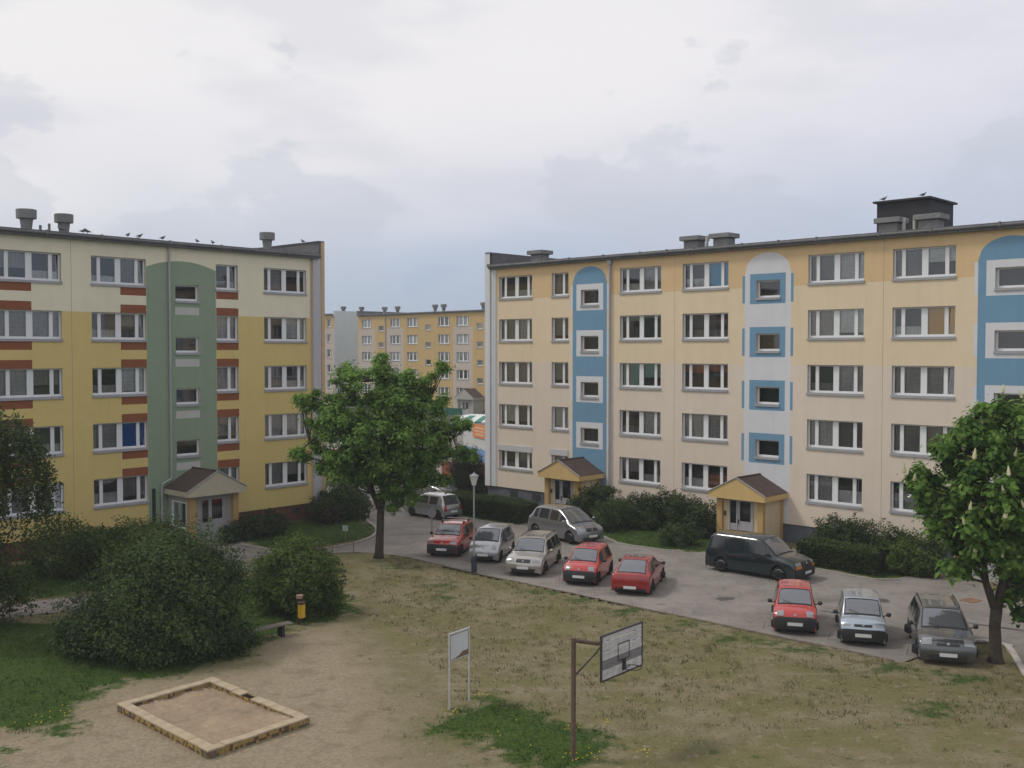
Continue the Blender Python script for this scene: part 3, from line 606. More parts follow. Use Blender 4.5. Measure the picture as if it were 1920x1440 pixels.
Rsp = {(0, 3): [(CURT[4], -.4, False), (CTEAL, 1, False)], (1, 5): [(CURT[4], -.35, True), (CYEL, 1, False)], (0, 5): [(CURT[2], 1, True), (CURT[4], .5, False)], (1, 4): [(CURT[3], 1, True), (CURT[4], .85, False)], (0, 4): [(CURT[2], .9, True), (CURT[1], 1, False)],
       (2, 2): [(CGRN, .95, False), (CGRN, .6, False)], (2, 3): [(CORG, .35, False), (CORG, .3, False)], (1, 2): [(CURT[2], .2, False), (CURT[2], .1, False)], (4, 4): [(CURT[0], 1, True), (CURT[4], -.5, False)], (4, 3): [(CURT[4], -.4, True), (CORG, -.6, True)], (4, 5): [(CURT[0], -.6, True), (CURT[0], -.6, True)]}
pw = random.Random(5)
for a, b, z0, z1, k, r in Rholes:
    c = [q[0] for q in Rcols].index(a)
    if r == 4 and c < 2:
        MB().box(a - .12, b + .0, -.05, .16, z1 - .26, z1 + .12, PIL).build('shutter_box', RB); z1 -= .26
    window(RB, a, b, z0, z1, k, special=Rsp.get((r, c)), wr=pw, tilt=((r, c) in ((0, 0), (4, 2), (2, 5), (1, 5), (4, 4), (0, 4))))
for h in Rst: window(RB, *h[:4], 'stair', rec=.2, wr=pw)
roof_part(RB, -49.3, -4, 15.74, 11)
MB().box(-49.66, -49.3, -.12, 11, 15.5, 16.52, GUT).box(-49.7, -49.28, -.18, 11.05, 16.52, 16.58, GUT).build('parapet', RB)
MB().box(-49.76, -49.3, -.14, .1, .98, 16.52, RWH).box(-49.26, -48.78, -.05, 0, .98, 15.45, RWH).box(-49.12, -49.02, -.075, -.05, .98, 15.45, RWH).box(-48.96, -48.86, -.075, -.05, .98, 15.45, RWH).build('pilaster', RB)
for u in (-47.65, -35.2, -33.15, -23.2, -21.15): flat_chimney(RB, u, 3, 15.8, 1.35, .98)
for u in (-34.25, -22.5, -21.95, -46.4): MB().tube([(u, 2.9, 15.7), (u, 2.9, 16.75 if u != -46.4 else 16.0)], .09, mat('pipe_pale', (.5, .48, .44), .7), 8).build('vent_pipe', RB)
BLK = mat('bitumen_black', (.022, .022, .026), .7, var=.3, scale=2)
MB().box(-24.9, -22.1, 5, 8.2, 15.6, 17.9, BLK).build('roof_hatch_house', RB, label='black bitumen-clad roof house behind the chimneys'); MB().box(-25.05, -21.95, 4.8, 8.4, 17.9, 18.0, BLK).build('roof_hatch_lid', RB)
MB().tube([(-39.1, -.1, 15.5), (-39.1, -.1, .2)], .065, ZINC, 8).box(-39.25, -38.95, -.2, 0, 15.2, 15.5, ZINC).build('downpipe', RB)
porch('porch', 'ochre gabled entrance porch under the far blue stair panel', RB, -41.2, 1.66, 2.35, 2.62, 3.45, PWR, OCHP, OCG, ROOFB)
porch('porch', 'ochre gabled entrance porch under the white stair panel', RB, -28.88, 1.66, 2.35, 2.62, 3.45, PWR, OCHP, OCG, ROOFB)
porch('porch', 'ochre entrance porch behind the chestnut tree', RB, -16.5, 1.66, 2.35, 2.62, 3.45, PWR, OCHP, OCG, ROOFB)

# ---- far building
FB = thing('apartment_building', 'distant ochre and grey apartment block seen in the gap between the two near blocks', 'apartment building', (110.5 * math.sin(R(44.265)), 110.5 * math.cos(R(44.265)), 0), R(-44.265))
FO = plaster('far_ochre_render', (.52, .37, .17)); FG = plaster('far_grey_pink_render', (.50, .43, .38))
Fr = [15.46 - 2.8 * r for r in range(5)]
Fc = [(-144.1, -141.4, 'wide'), (-136.3, -133.7, 'wide'), (-131.95, -129.2, 'wide'), (-124.25, -121.5, 'wide'), (-119.9, -117.1, 'wide'), (-111.9, -109.1, 'wide'), (-107.5, -104.7, 'wide')]
Fh = [(a, b, zt - 1.5, zt, k) for zt in Fr for a, b, k in Fc] + [(a, a + 1.35, 14.3 - 2.82 * r - .95, 14.3 - 2.82 * r, 'stair') for a in (-139.5, -127.35, -115.3) for r in range(4)]
def Fcol(u, z):
    if z < 13.85 and any(a < u < b for a, b in ((-145, -140.4), (-137.4, -132.85), (-120.7, -116.2), (-108.2, -103.9))): return FG
    return FO
facade('wall', FB, -145.33, -100, 1, 16.15, [h[:4] for h in Fh], Fcol, cuts_u=(-145, -140.4, -137.4, -132.85, -120.7, -116.2, -108.2, -103.9), cuts_z=(13.85,))
shell(FB, -145.33, -100, 0, 11, 1, 16.1, FG, FG); MB().box(-145.3, -100, .08, 11, -.3, 1, PLG).build('plinth', FB)
pw = random.Random(8)
for h in Fh: window(FB, *h, wr=pw, detail=False)
roof_part(FB, -145, -100, 16.35, 11, joint=6)
MB().box(-145.4, -145.0, -.12, 11, 16.1, 17.0, GUT).build('parapet', FB)
for u in (-141.5, -128.3, -126.2, -116.9, -114.8, -148 + 10): mushroom(FB, u, 3, 16.35, .95)
MB().tube([(-137.5, -.1, 16), (-137.5, -.1, .2)], .07, ZINC, 6).build('downpipe', FB)
porch('porch', 'grey entrance porch with dark gable roof', FB, -115.6, 2.1, 2.5, 2.9, 4.2, PWL, PWL, PWL, ROOFB)
# ---- far left block behind
GB = thing('apartment_building', 'farthest block with a blank white gable wall behind the ochre one', 'apartment building', (-32.6, 190, 0), R(-44.265))
GW = plaster('white_gable_render', (.56, .60, .60)); GP = plaster('pinkish_render', (.50, .42, .39))
Gc = [(-2.3, -1.0, 'narrow'), (-4.9, -3.7, 'narrow'), (-9.5, -6.7, 'wide'), (-14, -11.2, 'wide')]; Gr = [15.9 - 2.8 * r for r in range(5)]
Gh = [(a, b, zt - 1.5, zt, k) for zt in Gr for a, b, k in Gc]
facade('wall', GB, -22, 0, 0, 16.6, [h[:4] for h in Gh], lambda u, z: FO if z > 14.2 else GP, cuts_z=(14.2,))
MB().face([(0, 0, 0), (0, 11, 0), (0, 11, 17.4), (0, 0, 17.4)], GW).face([(-.3, 0, 16), (0, 0, 16), (0, 0, 17.4), (-.3, 0, 17.4)], GW).face([(-.3, 0, 17.4), (0, 0, 17.4), (0, 11, 17.4), (-.3, 11, 17.4)], GUT).build('gable_wall', GB)
MB().face([(-22, .75, 0), (-.1, .75, 0), (-.1, .75, 16), (-22, .75, 16)], DARKROOM).build('room_dark_sheet', GB)  # dark sheet in place of shaded rooms
for h in Gh: window(GB, *h, wr=pw, detail=False)
roof_part(GB, -22, -.3, 16.9, 11, joint=6); mushroom(GB, -2.6, 4, 17, 1.0); mushroom(GB, -.6 - 1.0, 7.5, 17, 1.0)
#PART2
# ------------------------------------------------------------------ vegetation
def leaf_cloud(C, size, up=.35, seed=1, tint=None, out=None):
    """one bent quad (two triangles) per leaf at each centre"""
    g = np.random.default_rng(seed); n = len(C)
    nrm = g.normal(size=(n, 3)); nrm[:, 2] = np.abs(nrm[:, 2]) + up
    if out is not None: nrm += out * .9
    nrm /= np.linalg.norm(nrm, axis=1)[:, None]
    t = g.normal(size=(n, 3)); t -= nrm * (t * nrm).sum(1)[:, None]; t /= np.linalg.norm(t, axis=1)[:, None]; b = np.cross(nrm, t)
    s = size * g.uniform(.6, 1.25, n)[:, None]
    V = np.stack([C - t * s, C + b * s * .55 + nrm * s * .12, C + t * s, C - b * s * .55 + nrm * s * .12], 1).reshape(-1, 3)
    F = np.arange(4 * n).reshape(-1, 4)
    if tint is None: tint = g.uniform(0, 1, n)
    return V, F, np.clip(tint, 0, 1)
def blob_points(blobs, n, seed, shell=.35, lump=.18):
    """points in the outer layer of ellipsoids (cx,cy,cz,rx,ry,rz)"""
    g = np.random.default_rng(seed); B = np.array(blobs, float); area = (B[:, 3] * B[:, 4] + B[:, 3] * B[:, 5] + B[:, 4] * B[:, 5]); w = area / area.sum()
    k = g.choice(len(B), n, p=w); d = g.normal(size=(n, 3)); d /= np.linalg.norm(d, axis=1)[:, None]
    r = 1 - shell * g.random(n) ** 1.3
    ph = g.uniform(0, 6, (len(B), 3))[k]
    lumps = 1 + lump * (np.sin(d[:, 0] * 5 + ph[:, 0]) * np.sin(d[:, 1] * 5 + ph[:, 1]) + .7 * np.sin(d[:, 2] * 7 + d[:, 0] * 6 + ph[:, 2])) + g.normal(0, .04, n)
    P = B[k, :3] + d * B[k, 3:] * (r * lumps)[:, None]
    return P, d, k
def bush(name, label, cat, blobs, n, size, m, seed, stems=6, group=None, zmin=.03, shell=.45, lump=.22, up=.3):
    b = np.array(blobs); c = (float(b[:, 0].mean()), float(b[:, 1].mean()), 0)
    root = thing(name, label, cat, c, 0, group)
    P, d, k = blob_points(blobs, n, seed, shell, lump); gs = np.random.default_rng(seed + 9)
    ns = max(6, n // 420); si = gs.integers(0, len(P), ns)               # new shoots sticking out of the outline
    q = [P, ]; qd = [d, ]; qk = [k, ]
    for j in si:
        ln = gs.uniform(.15, .5) * (1 if n > 12000 else .6); dr = d[j] * .6 + np.array([0, 0, .9]) + gs.normal(0, .25, 3); dr /= np.linalg.norm(dr); tt = gs.random(22)
        q.append(P[j] + dr * (tt * ln)[:, None] + gs.normal(0, .035, (22, 3))); qd.append(np.repeat(d[j:j + 1], 22, 0)); qk.append(np.full(22, k[j]))
    P, d, k = np.concatenate(q), np.concatenate(qd), np.concatenate(qk); keep = P[:, 2] > zmin; P, d, k = P[keep], d[keep], k[keep]
    g = np.random.default_rng(seed + 5); kt = g.uniform(-.22, .22, len(blobs))[k]
    tint = .42 + kt + g.normal(0, .22, len(P)) + .15 * np.sin(P[:, 0] * 2.3) * np.sin(P[:, 2] * 3 + P[:, 1] * 1.7)
    V, F, T = leaf_cloud(P - np.array(c), size, up, seed, tint, d)
    link('foliage', npmesh('foliage', V, F, [m], T), root, kind='stuff')
    mb = MB()
    for i in range(stems):
        q = b[i % len(b)]; x, y = q[0] - c[0] + g.normal(0, .15), q[1] - c[1] + g.normal(0, .15)
        top = (x + g.normal(0, .4) * q[3], y + g.normal(0, .3) * q[4], min(q[2] + q[5] * .5, q[2] + .8))
        mb.tube([(x * .8, y * .8, 0), (x, y, top[2] * .5), top], [.05, .035, .015], BARK, 5)
    mb.build('stem', root)
    return root
BARK = mat('bark_grey_brown', (.060, .048, .038), .95, var=.45, scale=9, bump=1, bscale=22)
L_MAPLE = leaf_mat('leaf_maple', (.060, .130, .020), (.26, .43, .095), .5); L_CHEST = leaf_mat('leaf_chestnut', (.040, .100, .016), (.24, .40, .085), .5)
L_BUSH = leaf_mat('leaf_lilac', (.018, .036, .010), (.092, .140, .042), .25); L_BUSH2 = leaf_mat('leaf_bright_shrub', (.030, .056, .010), (.130, .190, .045), .3)
L_DARK = leaf_mat('leaf_yew', (.010, .017, .009), (.030, .042, .020), .1); L_HEDGE = leaf_mat('leaf_privet', (.020, .038, .010), (.085, .125, .036), .25)
L_WILL = leaf_mat('leaf_willow', (.024, .042, .012), (.110, .150, .046), .35); L_RED = leaf_mat('leaf_barberry', (.030, .022, .014), (.075, .055, .035), .2)

def tree(name, label, trunk, limbs, clumps, per, size, m, seed, flat=.62, cat='tree', trunk_r=.3):
    """trunk: points with radii, limbs: list of point lists, clumps: (x,y,z,r)"""
    base = Vector(trunk[0][:3]); root = thing(name, label, cat, (base.x, base.y, 0))
    off = np.array([base.x, base.y, 0]); mb = MB()
    mb.tube([Vector(p[:3]) - Vector(off) for p in trunk], [p[3] for p in trunk], BARK, 12); mb.build('trunk', root, smooth=True)
    mb = MB(); g = np.random.default_rng(seed); C = np.array(clumps)
    ends = []
    for l in limbs:
        pts = [Vector(p[:3]) - Vector(off) for p in l]; rs = [p[3] for p in l]
        mb.tube(pts, rs, BARK, 7); ends += [(q, r) for q, r in zip(pts[1:], rs[1:])]
    for c in C:
        p = Vector(c[:3] - off); q, r = min(ends, key=lambda e: (e[0] - p).length + (1.2 if e[0].z > p.z else 0))
        mid = (p + q) / 2 + Vector((0, 0, -.08 * (p - q).length)); mb.tube([q, mid, p], [min(r, .045), .028, .012], BARK, 5, cap=False)
    mb.build('branches', root, smooth=True)
    n = len(C) * per; k = np.repeat(np.arange(len(C)), per)
    d = g.normal(size=(n, 3)); d /= np.linalg.norm(d, axis=1)[:, None]; rr = np.abs(g.normal(0, .55, n)) + .1
    P = C[k, :3] + d * np.array([1, 1, flat]) * (C[k, 3] * rr)[:, None] * (1 + .25 * np.sin(d[:, 0] * 6 + k)[:, None])
    kt = g.normal(0, .17, len(C))[k]
    T = .45 + kt + g.normal(0, .2, n) + .12 * d[:, 2]  # upper side of each clump tinted lighter, light from above put into leaf colour
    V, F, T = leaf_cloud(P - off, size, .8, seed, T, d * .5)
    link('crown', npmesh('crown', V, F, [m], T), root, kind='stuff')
    return root, P

# maple in the middle
def maple():
    g = np.random.default_rng(21); ox, oy = -6.45, 49.7
    cl = []
    # lobes of the crown: (dx, dy, z, rx, ry, rz, n)
    for dx, dy, z, rx, ry, rz, n in ((.2, -.3, 6.5, 3.2, 2.9, 2.0, 92), (-.3, 0, 8.3, 2.3, 2.1, 1.0, 34), (-1.9, .1, 5.6, 2.0, 1.9, 1.5, 40), (2.2, -.2, 5.3, 2.0, 1.8, 1.3, 36), (1.1, 0, 4.1, 2.1, 1.6, 1.0, 34), (-1.2, -.2, 4.4, 1.6, 1.4, .7, 20), (.3, -1.2, 5.4, 2.2, 1.2, 1.6, 30)):
        for _ in range(n):
            d = g.normal(size=3); d /= np.linalg.norm(d); r = g.uniform(.45, 1) ** .6
            cl.append((ox + (dx + d[0] * rx * r) * .86, oy + dy + d[1] * ry * r, z + d[2] * rz * r, g.uniform(.38, .66)))
    for path in ([(.1, 0, 8.8), (.15, 0, 9.4), (.2, .1, 9.75)], [(-1.6, 0, 8.2), (-1.75, 0, 8.9), (-1.6, 0, 9.25)], [(2.2, 0, 8.3), (2.8, -.1, 8.8), (3.2, 0, 9.35)], [(-3.0, .2, 7.4), (-3.6, .2, 7.6), (-4.0, .1, 7.75)], [(-3.2, 0, 5.4), (-3.9, -.2, 5.25), (-4.2, -.1, 5.15)],
                 [(-2.6, 0, 6.4), (-3.5, 0, 6.6)], [(3.2, 0, 6.5), (4.0, 0, 6.7), (4.5, 0, 6.55)], [(3.4, 0, 5.3), (4.2, .1, 5.3), (4.75, .1, 5.1)], [(1.6, -.2, 3.3), (2.0, -.3, 3.0)], [(.7, -.2, 3.2), (1.1, -.3, 2.75), (.4, -.4, 3.3)], [(3.0, 0, 7.3), (3.3, 0, 7.7)], [(1.4, 0, 8.6), (1.9, 0, 8.3), (2.3, -.1, 7.9), (1.6, -.2, 9.0)], [(-3.1, 0, 8.0)], [(-2.5, -.5, 4.6), (-2.9, -.4, 4.4)],
                 [(2.6, 0, 4.0), (3.2, 0, 3.9)]):
        for x, y, z in path:
            x *= .95; cl.append((ox + x, oy + y, z, g.uniform(.26, .36))); cl.append((ox + x + g.normal(0, .3), oy + y + g.normal(0, .3), z - .2, .32)); cl.append((ox + x * .88 + g.normal(0, .25), oy + y, z - .25, .42))
    tk = [(ox, oy, 0, .27), (ox + .03, oy, .3, .215), (ox + .08, oy, 1.3, .185), (ox + .12, oy, 2.5, .18)]
    lb = [[(ox + .1, oy, 2.4, .17), (ox - .25, oy, 3.1, .13), (ox - .5, oy + .1, 4.3, .1), (ox - 1.3, oy + .3, 5.6, .07), (ox - 1.7, oy + .2, 7.4, .04)],
          [(ox + .12, oy, 2.4, .18), (ox + .25, oy, 3.4, .15), (ox + .1, oy, 5.0, .12), (ox + .1, oy, 6.8, .08), (ox + .1, oy, 8.6, .03)],
          [(ox + .25, oy, 3.4, .1), (ox + .9, oy - .1, 4.6, .09), (ox + 1.8, oy, 6.0, .06), (ox + 2.4, oy, 7.6, .03)], [(ox + .9, oy - .1, 4.6, .06), (ox + 2.2, oy, 5.0, .05), (ox + 3.6, oy, 5.8, .03)],
          [(ox - .5, oy, 4.2, .06), (ox - 1.8, oy, 4.8, .05), (ox - 3.3, oy, 5.6, .03)]]
    tree('maple_tree', 'young green maple tree at the corner of the playing field and car park', tk, lb, cl, 290, .095, L_MAPLE, 22, flat=.75)
maple()
# flowering horse chestnut on the right
def chestnut():
    g = np.random.default_rng(31); ox, oy = 15.5, 32.85; cl = []
    for dx, dy, z, rx, ry, rz, n in ((.7, 0, 5.9, 2.7, 2.6, 2.2, 110), (-.7, -.2, 5.2, 1.9, 1.9, 1.7, 62), (1.6, 0, 4.3, 2.5, 2.0, 1.3, 50), (-.3, 0, 4.0, 1.7, 1.5, 1.0, 26), (.5, 0, 3.4, 1.2, 1.2, .5, 12)):
        for _ in range(n):
            d = g.normal(size=3); d /= np.linalg.norm(d); r = g.uniform(.55, 1) ** .5
            cl.append((ox + .35 + (dx + d[0] * rx * r) * .9, oy + dy + d[1] * ry * r, z + d[2] * rz * r, g.uniform(.30, .52)))
    for x, y, z in ((-2.5, 0, 6.1), (-2.6, -.2, 5.7), (-2.3, .1, 5.0), (-2.0, 0, 4.5), (-2.1, 0, 5.9), (-2.6, 0, 5.9), (-2.3, 0, 5.3), (-1.9, 0, 4.2), (-1.5, 0, 3.1), (-1.1, 0, 2.95), (.1, 0, 8.2), (-.5, 0, 8.1), (-.9, 0, 7.7), (-1.3, -.2, 7.4), (-1.5, 0, 7.1), (-1.8, -.3, 6.8), (-.6, -.4, 7.2), (.6, -.4, 7.8), (1.2, 0, 8.1), (-1.9, 0, 6.9), (.4, 0, 2.2), (.8, 0, 1.6), (1.4, .2, 2.4)): cl.append((ox + x, oy + y, z, .38))
    tk = [(ox, oy, 0, .28), (ox, oy, .25, .20), (ox - .05, oy, 1.2, .175), (ox, oy, 1.75, .18)]
    lb = [[(ox, oy, 1.65, .15), (ox - .35, oy, 2.6, .11), (ox - .5, oy, 3.8, .09), (ox - .9, oy, 5.4, .06), (ox - 1.4, oy, 6.6, .03)], [(ox, oy, 1.65, .17), (ox + .25, oy, 2.8, .13), (ox + .6, oy, 4.6, .1), (ox + .8, oy, 6.8, .04)],
          [(ox + .25, oy, 2.6, .09), (ox + 1.2, oy + .2, 3.8, .08), (ox + 2.2, oy, 5.2, .05), (ox + 2.6, oy, 6.4, .03)], [(ox + .05, oy, 1.9, .07), (ox + .5, oy, 3.0, .05), (ox + 1.5, oy - .3, 4.1, .03)]]
    root, P = tree('horse_chestnut_tree', 'flowering horse chestnut tree with cream candles beside the dark estate car', tk, lb, cl, 340, .125, L_CHEST, 33, flat=.75)
    bm_ = mat('chestnut_blossom', (.50, .48, .29), .8, var=.2, scale=20); me = MB().lathe([(.02, 0), (.062, .03), (.055, .12), (.03, .22), (.008, .29)], bm_, 7).mesh('blossom')
    C = np.array(cl); k = 0; cen = np.array([ox + .4, oy, 5.0])
    for i in g.permutation(len(C)):
        c = C[i]; v = (c[:3] - cen) / np.array([3.0, 2.8, 2.6]); r = np.linalg.norm(v)
        if k >= 75 or r < .45 or v[1] > .35: continue
        q = c[:3] + v / r * (c[3] * .9) + np.array([g.normal(0, .1), -.12, .12]); o = link('blossom', me, root); o.location = (q[0] - ox, q[1] - oy, q[2]); o.rotation_euler = (g.normal(0, .15), g.normal(0, .15), 0); sc = g.uniform(.8, 1.25); o.scale = (sc * .95, sc * .95, sc * 1.1); k += 1
chestnut()
# drooping tree at the left edge
def willow():
    g = np.random.default_rng(41); ox, oy = -20.6, 37.5
    root = thing('willow_tree', 'drooping willow tree at the left edge in front of the yellow block', 'tree', (ox, oy, 0)); off = np.array([ox, oy, 0])
    mb = MB().tube([(0, 0, 0), (.1, 0, 1.5), (.3, 0, 3.4), (.6, 0, 5.6), (1.0, 0, 7.4)], [.26, .22, .16, .1, .04], BARK, 10); mb.build('trunk', root, smooth=True)
    Ps = []; tb = MB()
    for i in range(300):
        a = g.uniform(0, 2 * math.pi); r = 2.9 * math.sqrt(g.random()); x0, y0 = .5 + r * math.cos(a), r * math.sin(a) * .9
        z0 = 8.3 - .32 * (r ** 1.6) + g.normal(0, .25); ln = g.uniform(1.2, 3.6) * (.6 + .25 * r)
        sway = g.normal(0, .12, 2) + np.array([math.cos(a), math.sin(a)]) * .22
        n = int(ln * 34); t = g.random(n) ** .9
        P = np.c_[x0 + sway[0] * ln * t ** .6, y0 + sway[1] * ln * t ** .6, np.maximum(z0 - ln * t, .2)] + g.normal(0, .085, (n, 3)); Ps.append(P)
        if i % 3 == 0: tb.tube([(.5, 0, min(z0 - .3, 6.6)), (x0 * .7 + .15, y0 * .7, z0 + .1), (x0, y0, z0)], [.03, .02, .008], BARK, 4, cap=False)
    tb.build('branches', root)
    bl = [(0, 0, 3.2, 2.4, 2.1, 2.4), (.2, 0, 5.6, 2.2, 2.0, 2.0), (1.0, -.3, 2.0, 1.9, 1.5, 1.6), (-1.5, 0, 2.6, 2.3, 1.8, 2.2), (2.0, -.2, 1.2, 1.5, 1.2, 1.1)]
    P2, d, k = blob_points(bl, 21000, 5, .6, .2); Ps.append(P2[P2[:, 2] > .05]); P = np.concatenate(Ps)
    V, F, T = leaf_cloud(P, .075, .0, 42, .40 + g.normal(0, .22, len(P)) + .12 * np.sin(P[:, 0] * 2) * np.sin(P[:, 2] * 2.2))
    link('crown', npmesh('crown', V, F, [L_WILL], T), root, kind='stuff')
willow()
# shrubs
bush('lilac_bush', 'huge rounded dark green bush beside the sandpit', 'bush', [(-11.4, 33.9, 1.6, 2.3, 2.1, 1.7), (-13.2, 34.5, 1.2, 1.9, 1.8, 1.3), (-10.1, 33.8, 1.3, 1.5, 1.6, 1.4), (-11.2, 34.9, 2.8, 1.7, 1.6, 1.4), (-12.6, 35.2, 2.2, 1.5, 1.3, 1.15), (-10.1, 34.9, 2.2, 1.2, 1.3, 1.15), (-11.8, 33.2, .8, 2.5, 1.6, .9), (-14.0, 33.8, .7, 1.2, 1.2, .8), (-9.5, 34.0, .7, 1.1, 1.1, .75), (-10.8, 33.6, 2.3, 1.0, .9, .9)], 78000, .055, L_BUSH, 51, stems=12, lump=.26, shell=.5)
bush('shrub', 'smaller bright green bush behind the yellow litter bin', 'bush', [(-7.9, 38.9, 1.15, 1.35, 1.2, 1.25), (-8.9, 39.4, 1.2, 1.2, 1.1, 1.2), (-8.2, 39.6, 1.9, 1.1, 1.0, 1.0), (-7.2, 39.1, .8, .85, .8, .85)], 22000, .062, L_BUSH2, 52, stems=8)
bush('shrub', 'loose dark shrubs between the willow and the yellow block wall', 'bush', [(-17.8, 45.6, 1.0, 2.0, 1.4, 1.2), (-15.8, 44.9, 1.0, 1.8, 1.4, 1.3), (-14.4, 43.9, 1.0, 1.3, 1.2, 1.2), (-19.6, 45.6, 1.2, 1.9, 1.5, 1.5), (-17.0, 47.2, 1.2, 1.7, 1.2, 1.2)], 30000, .07, L_BUSH2, 53, stems=8)
bush('shrub', 'low shrub row hiding the brown plinth left of the porch', 'bush', [(-20.3, 50.2, .6, 1.2, 1.0, .75), (-19.2, 50.6, .6, 1.1, .9, .8), (-18.0, 51.2, .5, .9, .9, .7)], 9000, .07, L_HEDGE, 54)
bush('shrub', 'low shrubs at the plinth right of the cream porch', 'bush', [(-13.9, 54.8, .6, .95, .7, .7), (-12.9, 55.6, .65, .8, .7, .75), (-14.7, 53.7, .45, .6, .6, .5)], 8000, .07, L_HEDGE, 55)
bush('shrub', 'bright tufted shrub beside the paved path to the cream porch', 'bush', [(-9.7, 46.0, .55, 1.1, .8, .75), (-8.6, 46.7, .4, .8, .6, .5), (-10.6, 45.5, .5, .9, .8, .6)], 9000, .06, L_BUSH2, 56)
bush('shrub', 'round dark shrub at the corner of the yellow block', 'bush', [(-10.3, 61.4, 1.0, 1.3, 1.0, 1.05), (-9.3, 61.2, .85, 1.0, .9, .95), (-11.1, 60.4, .7, .9, .8, .8), (-9.9, 62.0, 1.4, .8, .7, .7)], 14000, .08, L_HEDGE, 57)
bush('shrub', 'small reddish shrub under the corner of the yellow block', 'bush', [(-10.6, 59.5, .45, .8, .5, .5)], 2500, .06, L_RED, 58)
bush('thuja', 'nearly black conifer at the far corner of the peach block', 'conifer', [(-3.25, 70.9, 1.1, 1.05, .9, 1.3), (-3.6, 71.0, 1.9, .75, .7, 1.2), (-2.5, 70.9, 1.7, .7, .7, 1.5), (-2.2, 70.8, .8, .8, .8, 1.0)], 24000, .05, L_DARK, 59, shell=.55)
bush('shrub', 'conifer shrub with a flat spreading top before the far porch', 'conifer', [(4.6, 60.4, 1.0, 1.2, .8, .9), (5.2, 60.2, 1.85, 1.0, .7, .35), (3.9, 59.9, .8, .8, .7, .8), (5.6, 60.0, .7, .9, .8, .7)], 15000, .06, L_HEDGE, 60, shell=.5)
bush('shrub', 'dark shrub at the bonnet of the silver people carrier', 'bush', [(5.3, 57.2, .85, .85, .8, .9), (6.2, 58.0, .8, .8, .8, .85)], 9000, .06, L_BUSH, 61)
bush('shrub', 'wide band of shrubs under the third window bay of the peach block', 'bush', [(7.2, 58.6, .95, 1.1, .8, 1.0), (8.4, 57.6, 1.1, 1.2, .8, 1.1), (9.6, 56.6, 1.0, 1.2, .8, 1.0), (10.4, 55.3, .85, 1.0, .8, .95), (9.1, 56.9, 1.5, .7, .6, .6), (7.8, 57.6, .7, 1.2, .8, .7)], 24000, .07, L_HEDGE, 62)
bush('shrub', 'low round bush on the grass left of the white-panel porch', 'bush', [(8.45, 52.9, .55, .95, .8, .6), (8.9, 53.1, .5, .8, .7, .55)], 6500, .055, L_BUSH, 63)
bush('shrub', 'tall loose shrubs behind the clipped hedge near the chestnut', 'bush', [(15.6, 50.3, .95, 1.0, .7, 1.0), (16.8, 49.2, .95, 1.1, .7, .95), (18.0, 48.0, .9, 1.1, .7, .95), (19.0, 47.0, .8, .9, .7, .85), (16.2, 49.5, 1.2, .9, .6, .7)], 17000, .065, L_HEDGE, 64)
bush('shrub', 'ragged green shrub at the end of the hedge by the chestnut porch', 'bush', [(18.3, 45.6, .55, .8, .6, .6), (17.6, 46.2, .7, .8, .7, .75)], 6000, .065, L_BUSH2, 65)
bush('shrub', 'very dark shrub at the right edge beyond the chestnut trunk', 'bush', [(21.2, 42.6, .8, 1.1, .9, .9), (22.6, 42.2, .9, 1.2, .9, 1.0), (22.4, 40.8, .6, 1.2, .8, .7)], 12000, .06, L_BUSH, 66)
bush('shrub', 'green bushes on the lawn behind the maple trunk', 'bush', [(-12.6, 81.5, 1.1, 1.6, 1.1, 1.3), (-10.6, 82.6, 1.3, 1.7, 1.2, 1.5), (-9.2, 82.0, 1.1, 1.2, 1.0, 1.2)], 14000, .10, L_BUSH2, 67)
def hedge(label, pts, w, h, m, seed, n=16000):
    root = thing('hedge', label, 'hedge', (pts[0][0], pts[0][1], 0)); g = np.random.default_rng(seed); Ps = []
    seg = [(np.array(a), np.array(b)) for a, b in zip(pts, pts[1:])]; Ls = [np.hypot(*(b - a)) for a, b in seg]
    for (a, b), l in zip(seg, Ls):
        k = int(n * l / sum(Ls)); t = g.random(k); d = (b - a) / l; nn = np.array([-d[1], d[0]])
        # superelliptic cross-section
        th = g.uniform(-.15, math.pi + .15, k); e = .45; cx = np.sign(np.cos(th)) * np.abs(np.cos(th)) ** e; sz = np.sign(np.sin(th)) * np.abs(np.sin(th)) ** e
        rad = 1 - .3 * g.random(k) ** 2; lmp = 1 + .06 * np.sin(t * l * 2.3) + g.normal(0, .025, k)
        zz = h * (.02 + .98 * np.maximum(sz, 0) * rad * lmp * .98); low = g.random(k) < .45; zz = np.where(low, g.uniform(.03, h * .97, k), zz); cc = np.where(low, np.sign(cx), cx) * rad * lmp * (w / 2)
        P = a + d * (t * l)[:, None] + nn * cc[:, None]; Ps.append(np.c_[P, zz])
    P = np.concatenate(Ps); off = np.array([pts[0][0], pts[0][1], 0])
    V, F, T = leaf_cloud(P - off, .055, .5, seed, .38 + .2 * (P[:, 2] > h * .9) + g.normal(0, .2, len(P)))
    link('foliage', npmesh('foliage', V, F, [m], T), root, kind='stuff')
    mb = MB()
    for (a, b) in seg:
        mid = (a + b) / 2; l = np.hypot(*(b - a)); mb.box(mid[0] - off[0] - l / 2 + .1, mid[0] - off[0] + l / 2 - .1, mid[1] - off[1] - w * .3, mid[1] - off[1] + w * .3, .05, h * .8, HCORE, rot=math.atan2(b[1] - a[1], b[0] - a[0]))
    mb.build('dark_core', root)
HCORE = mat('hedge_core_dark', (.018, .017, .010), 1, var=.4, scale=14, bump=1)  # solid near-black box stands in for the dark inside of the hedge
